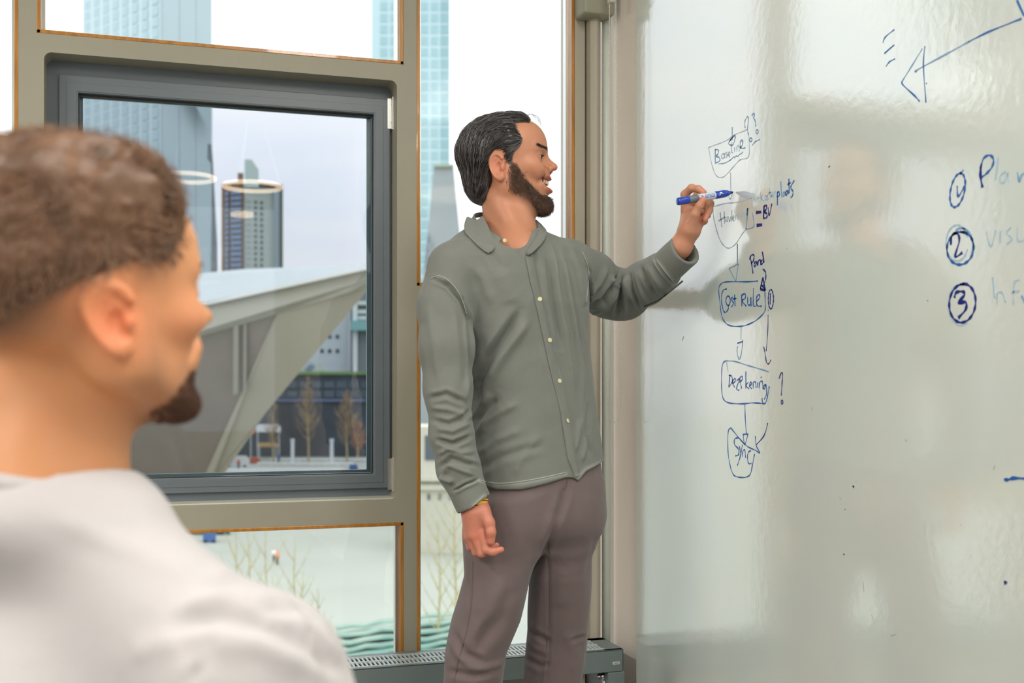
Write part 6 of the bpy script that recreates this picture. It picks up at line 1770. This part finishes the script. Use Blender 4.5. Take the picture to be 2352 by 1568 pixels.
# hair
M_hair3 = mat('brown_hair', s2l(108, 78, 58), 0.5, noise=(30, 0.35)); M_hair4 = mat('brown_hair_strands', s2l(136, 102, 78), 0.45, noise=(25, 0.35))
def cap2(p):
    pd = polysd(p[:, 0], p[:, 2], HAIRF); tp = np.clip(-pd / .035, 0, 1); top = np.clip((p[:, 2] - .05) / .05, 0, 1)
    top = top * np.clip((.068 - p[:, 0]) / .055, .12, 1)
    n = snoise(p * np.array([1, 1.4, 1]), 110, 4) * .0045 * top + snoise(p, 330, 6) * .0018
    return smax(skull_sd(p) - (.002 + .006 * tp + .021 * top * tp) - n * tp, pd, .006)
vv, qq = polygonize(cap2, (-.15, -.10, -.03), (.11, .10, .17), .0028)
hr = mesh('hair', fr2.world(vv), qq, M_hair3, fm)
o = grow(fr2, lambda p: skull_sd(p) - .006, HAIRF, 5200, 7, lambda c: .0012 + .0042 * np.clip((c[:, 2] - .045) / .05, 0, 1), lambda p: np.stack([.15 - 12 * np.clip(p[:, 0] - .02, 0, 1) + .5 * np.sin(p[:, 1] * 70 + p[:, 0] * 40), .5 * np.sin(p[:, 0] * 80 + p[:, 1] * 40), np.where(p[:, 2] < .05, -.9, .1)], 1),
         lambda c, t, hs: .001 + t * (.002 + .014 * hs * np.clip((c[:, 2] - .03) / .06, 0, 1)) + .013 * np.clip((c[:, 2] - .05) / .05, 0, 1) * np.clip((.068 - c[:, 0]) / .055, .12, 1), .00065, 'hair_strand_layer', M_hair4, hr, jitter=.22, seed=11)
o['kind'] = 'stuff'
hs2 = lambda p: head_sd(p, False, ears=False)
o = grow(fr2, hs2, BRD2, 1500, 5, .0018, flowb, lambda c, t, hs: t * .0025 * hs, .0005, 'beard', mat('brown_beard', s2l(86, 56, 40), 0.6), fm, jitter=.4, seed=12); o['kind'] = 'stuff'
for sg in (-1, 1):
    o = grow(fr2, hs2, [(.052, .038), (.070, .0435), (.098, .041), (.098, .0345), (.070, .0375)], 160, 4, .003, lambda p: np.stack([-.3 + 0 * p[:, 0], np.sign(p[:, 1]), .15 + 0 * p[:, 0]], 1),
         lambda c, t, hs: .0006 + .0018 * t * hs, .0004, 'eyebrow', M_hair3, fm, jitter=.12, seed=14 + sg, filt=lambda p, sg=sg: (p[:, 1] * sg > .010) & (p[:, 1] * sg < .050) & (p[:, 0] > .05)); o['kind'] = 'stuff'
# sweatshirt
def swe(c):
    t = ell(c, bp(0, .0, -.42), (.195, .125, .27)); t = smin(t, ell(c, bp(0, .0, -.60), (.175, .130, .22)), .08)
    t = smin(t, ell(c, Q(80, 1185, .955), (.100, .095, .046)), .03)
    for s_ in (1, -1):
        t = smin(t, cap(c, Q(90, 1210, .955) + FR * .04 * s_, bp(.165 * s_, 0, -.222), .050, .062), .06)
        t = smin(t, chain(c, [bp(.190 * s_, 0, -.224), bp(.225 * s_, .02, -.36), bp(.235 * s_, .03, -.49), bp(.18 * s_, .16, -.57), bp(.15 * s_, .245, -.598)], [.066, .064, .056, .048, .038], .03), .03)
    t = smax(t, -c[:, 2] - .80 + 0 * c[:, 0], .01)
    nk = cap(c, Q(105, 800, .96), Q(95, 1130, .955), .072, .072)
    nk = smin(nk, cap(c, Q(200, 900, .965), Q(160, 1080, .960), .036, .036), .03)
    return smax(t, -nk, .006)
F2 = [([(470, 1352), (560, 1336), (650, 1350), (730, 1420)], 16, 5, 'c'), ([(420, 1400), (520, 1372), (640, 1380)], 22, 3.5, 'r'), ([(400, 1440), (500, 1418), (600, 1440), (700, 1485), (790, 1550)], 20, 7, 'c'),
      ([(600, 1400), (680, 1415)], 14, 5, 'c'), ([(480, 1480), (600, 1490), (700, 1540)], 30, 5, 'r'), ([(700, 1440), (730, 1480), (760, 1540)], 12, 6, 'c'), ([(300, 1500), (420, 1470)], 30, 3, 'r'), ([(460, 1530), (440, 1568)], 16, 3, 'c'),
      ([(100, 1180), (300, 1260), (480, 1330)], 30, 2.5, 'r')]
v3, q3 = polygonize(swe, bp(0, 0, 0) + [-.42, -.30, -.83], bp(0, 0, 0) + [.45, .45, -.02], .0045)
v3 = smooth_mesh(v3, q3, 1)
v3d = displace(v3, swe, F2, noise=((16, .0022), (40, .0006)), seed=21)
M_swe = cloth_mat('pale_sweatshirt', (1, 1, 1), 0.03, sheen=0.25)
sw = mesh('sweatshirt', c2w(v3d), q3, M_swe, fm, cols=np.tile(np.array(s2l(186, 182, 184)), (len(v3d), 1)))
ring = []
for i in range(48):
    a = 2 * math.pi * i / 48
    ctr = Q(90, 1088, .957); p = ctr + np.array([math.cos(a) * .080, math.sin(a) * .076, -.014 * math.cos(a) - .002])
    ring.append(c2w(p[None])[0])
rb = MB().tube(ring + [ring[0], ring[1]], .0085, 8)
mesh('collar', rb.v, rb.f, M_swe, sw, cols=np.tile(np.array(s2l(186, 182, 184)), (len(rb.v), 1)))
v4, q4 = polygonize(lambda c: np.minimum(*[smin(chain(c, [bp(.09 * s_, .0, -.69), bp(.12 * s_, .42, -.685), bp(.12 * s_, .44, -1.11)], [.098, .072, .056], .03), cap(c, bp(0, 0, -.70), bp(.09 * s_, 0, -.70), .09), .03) for s_ in (1, -1)]), bp(0, 0, 0) + [-.45, -.35, -1.2], bp(0, 0, 0) + [.60, .65, -.55], .009)
mesh('trousers', c2w(v4), q4, mat('dark_trousers', s2l(60, 62, 70), 0.8), fm)
for s_ in (1, -1):
    v_, q_ = polygonize(lambda c: smax(cap(c, bp(.12 * s_, .43, -1.178), bp(.13 * s_, .60, -1.185), .042, .034), -1.218 - c[:, 2], .003), bp(.12 * s_, .5, -1.15) - [.2, .2, .08], bp(.12 * s_, .5, -1.15) + [.2, .2, .06], .006)
    mesh('shoe', c2w(v_), q_, M_shoe, fm)
# stool he sits on
sc_ = c2w(bp(0, .02, 0)[None])[0]
sto = empty('stool', (sc_[0], sc_[1], 0)); tag(sto, 'plain grey stool carrying the seated man in the foreground', 'stool')
sx_, sy_ = sc_[0], sc_[1]
zs = 1.22 - .80
MB().tube([(sx_, sy_, zs - .05), (sx_, sy_, zs - .045), (sx_, sy_, zs - .006), (sx_, sy_, zs)], [.17, .18, .18, .17], 32).build('seat', M_grey, sto, smooth=False)
for a in (0.4, 1.97, 3.54, 5.11):
    MB().tube([(sx_ + .12 * math.cos(a), sy_ + .12 * math.sin(a), zs - .05), (sx_ + .19 * math.cos(a), sy_ + .19 * math.sin(a), 0)], .012, 8).build('leg', M_steel, sto)
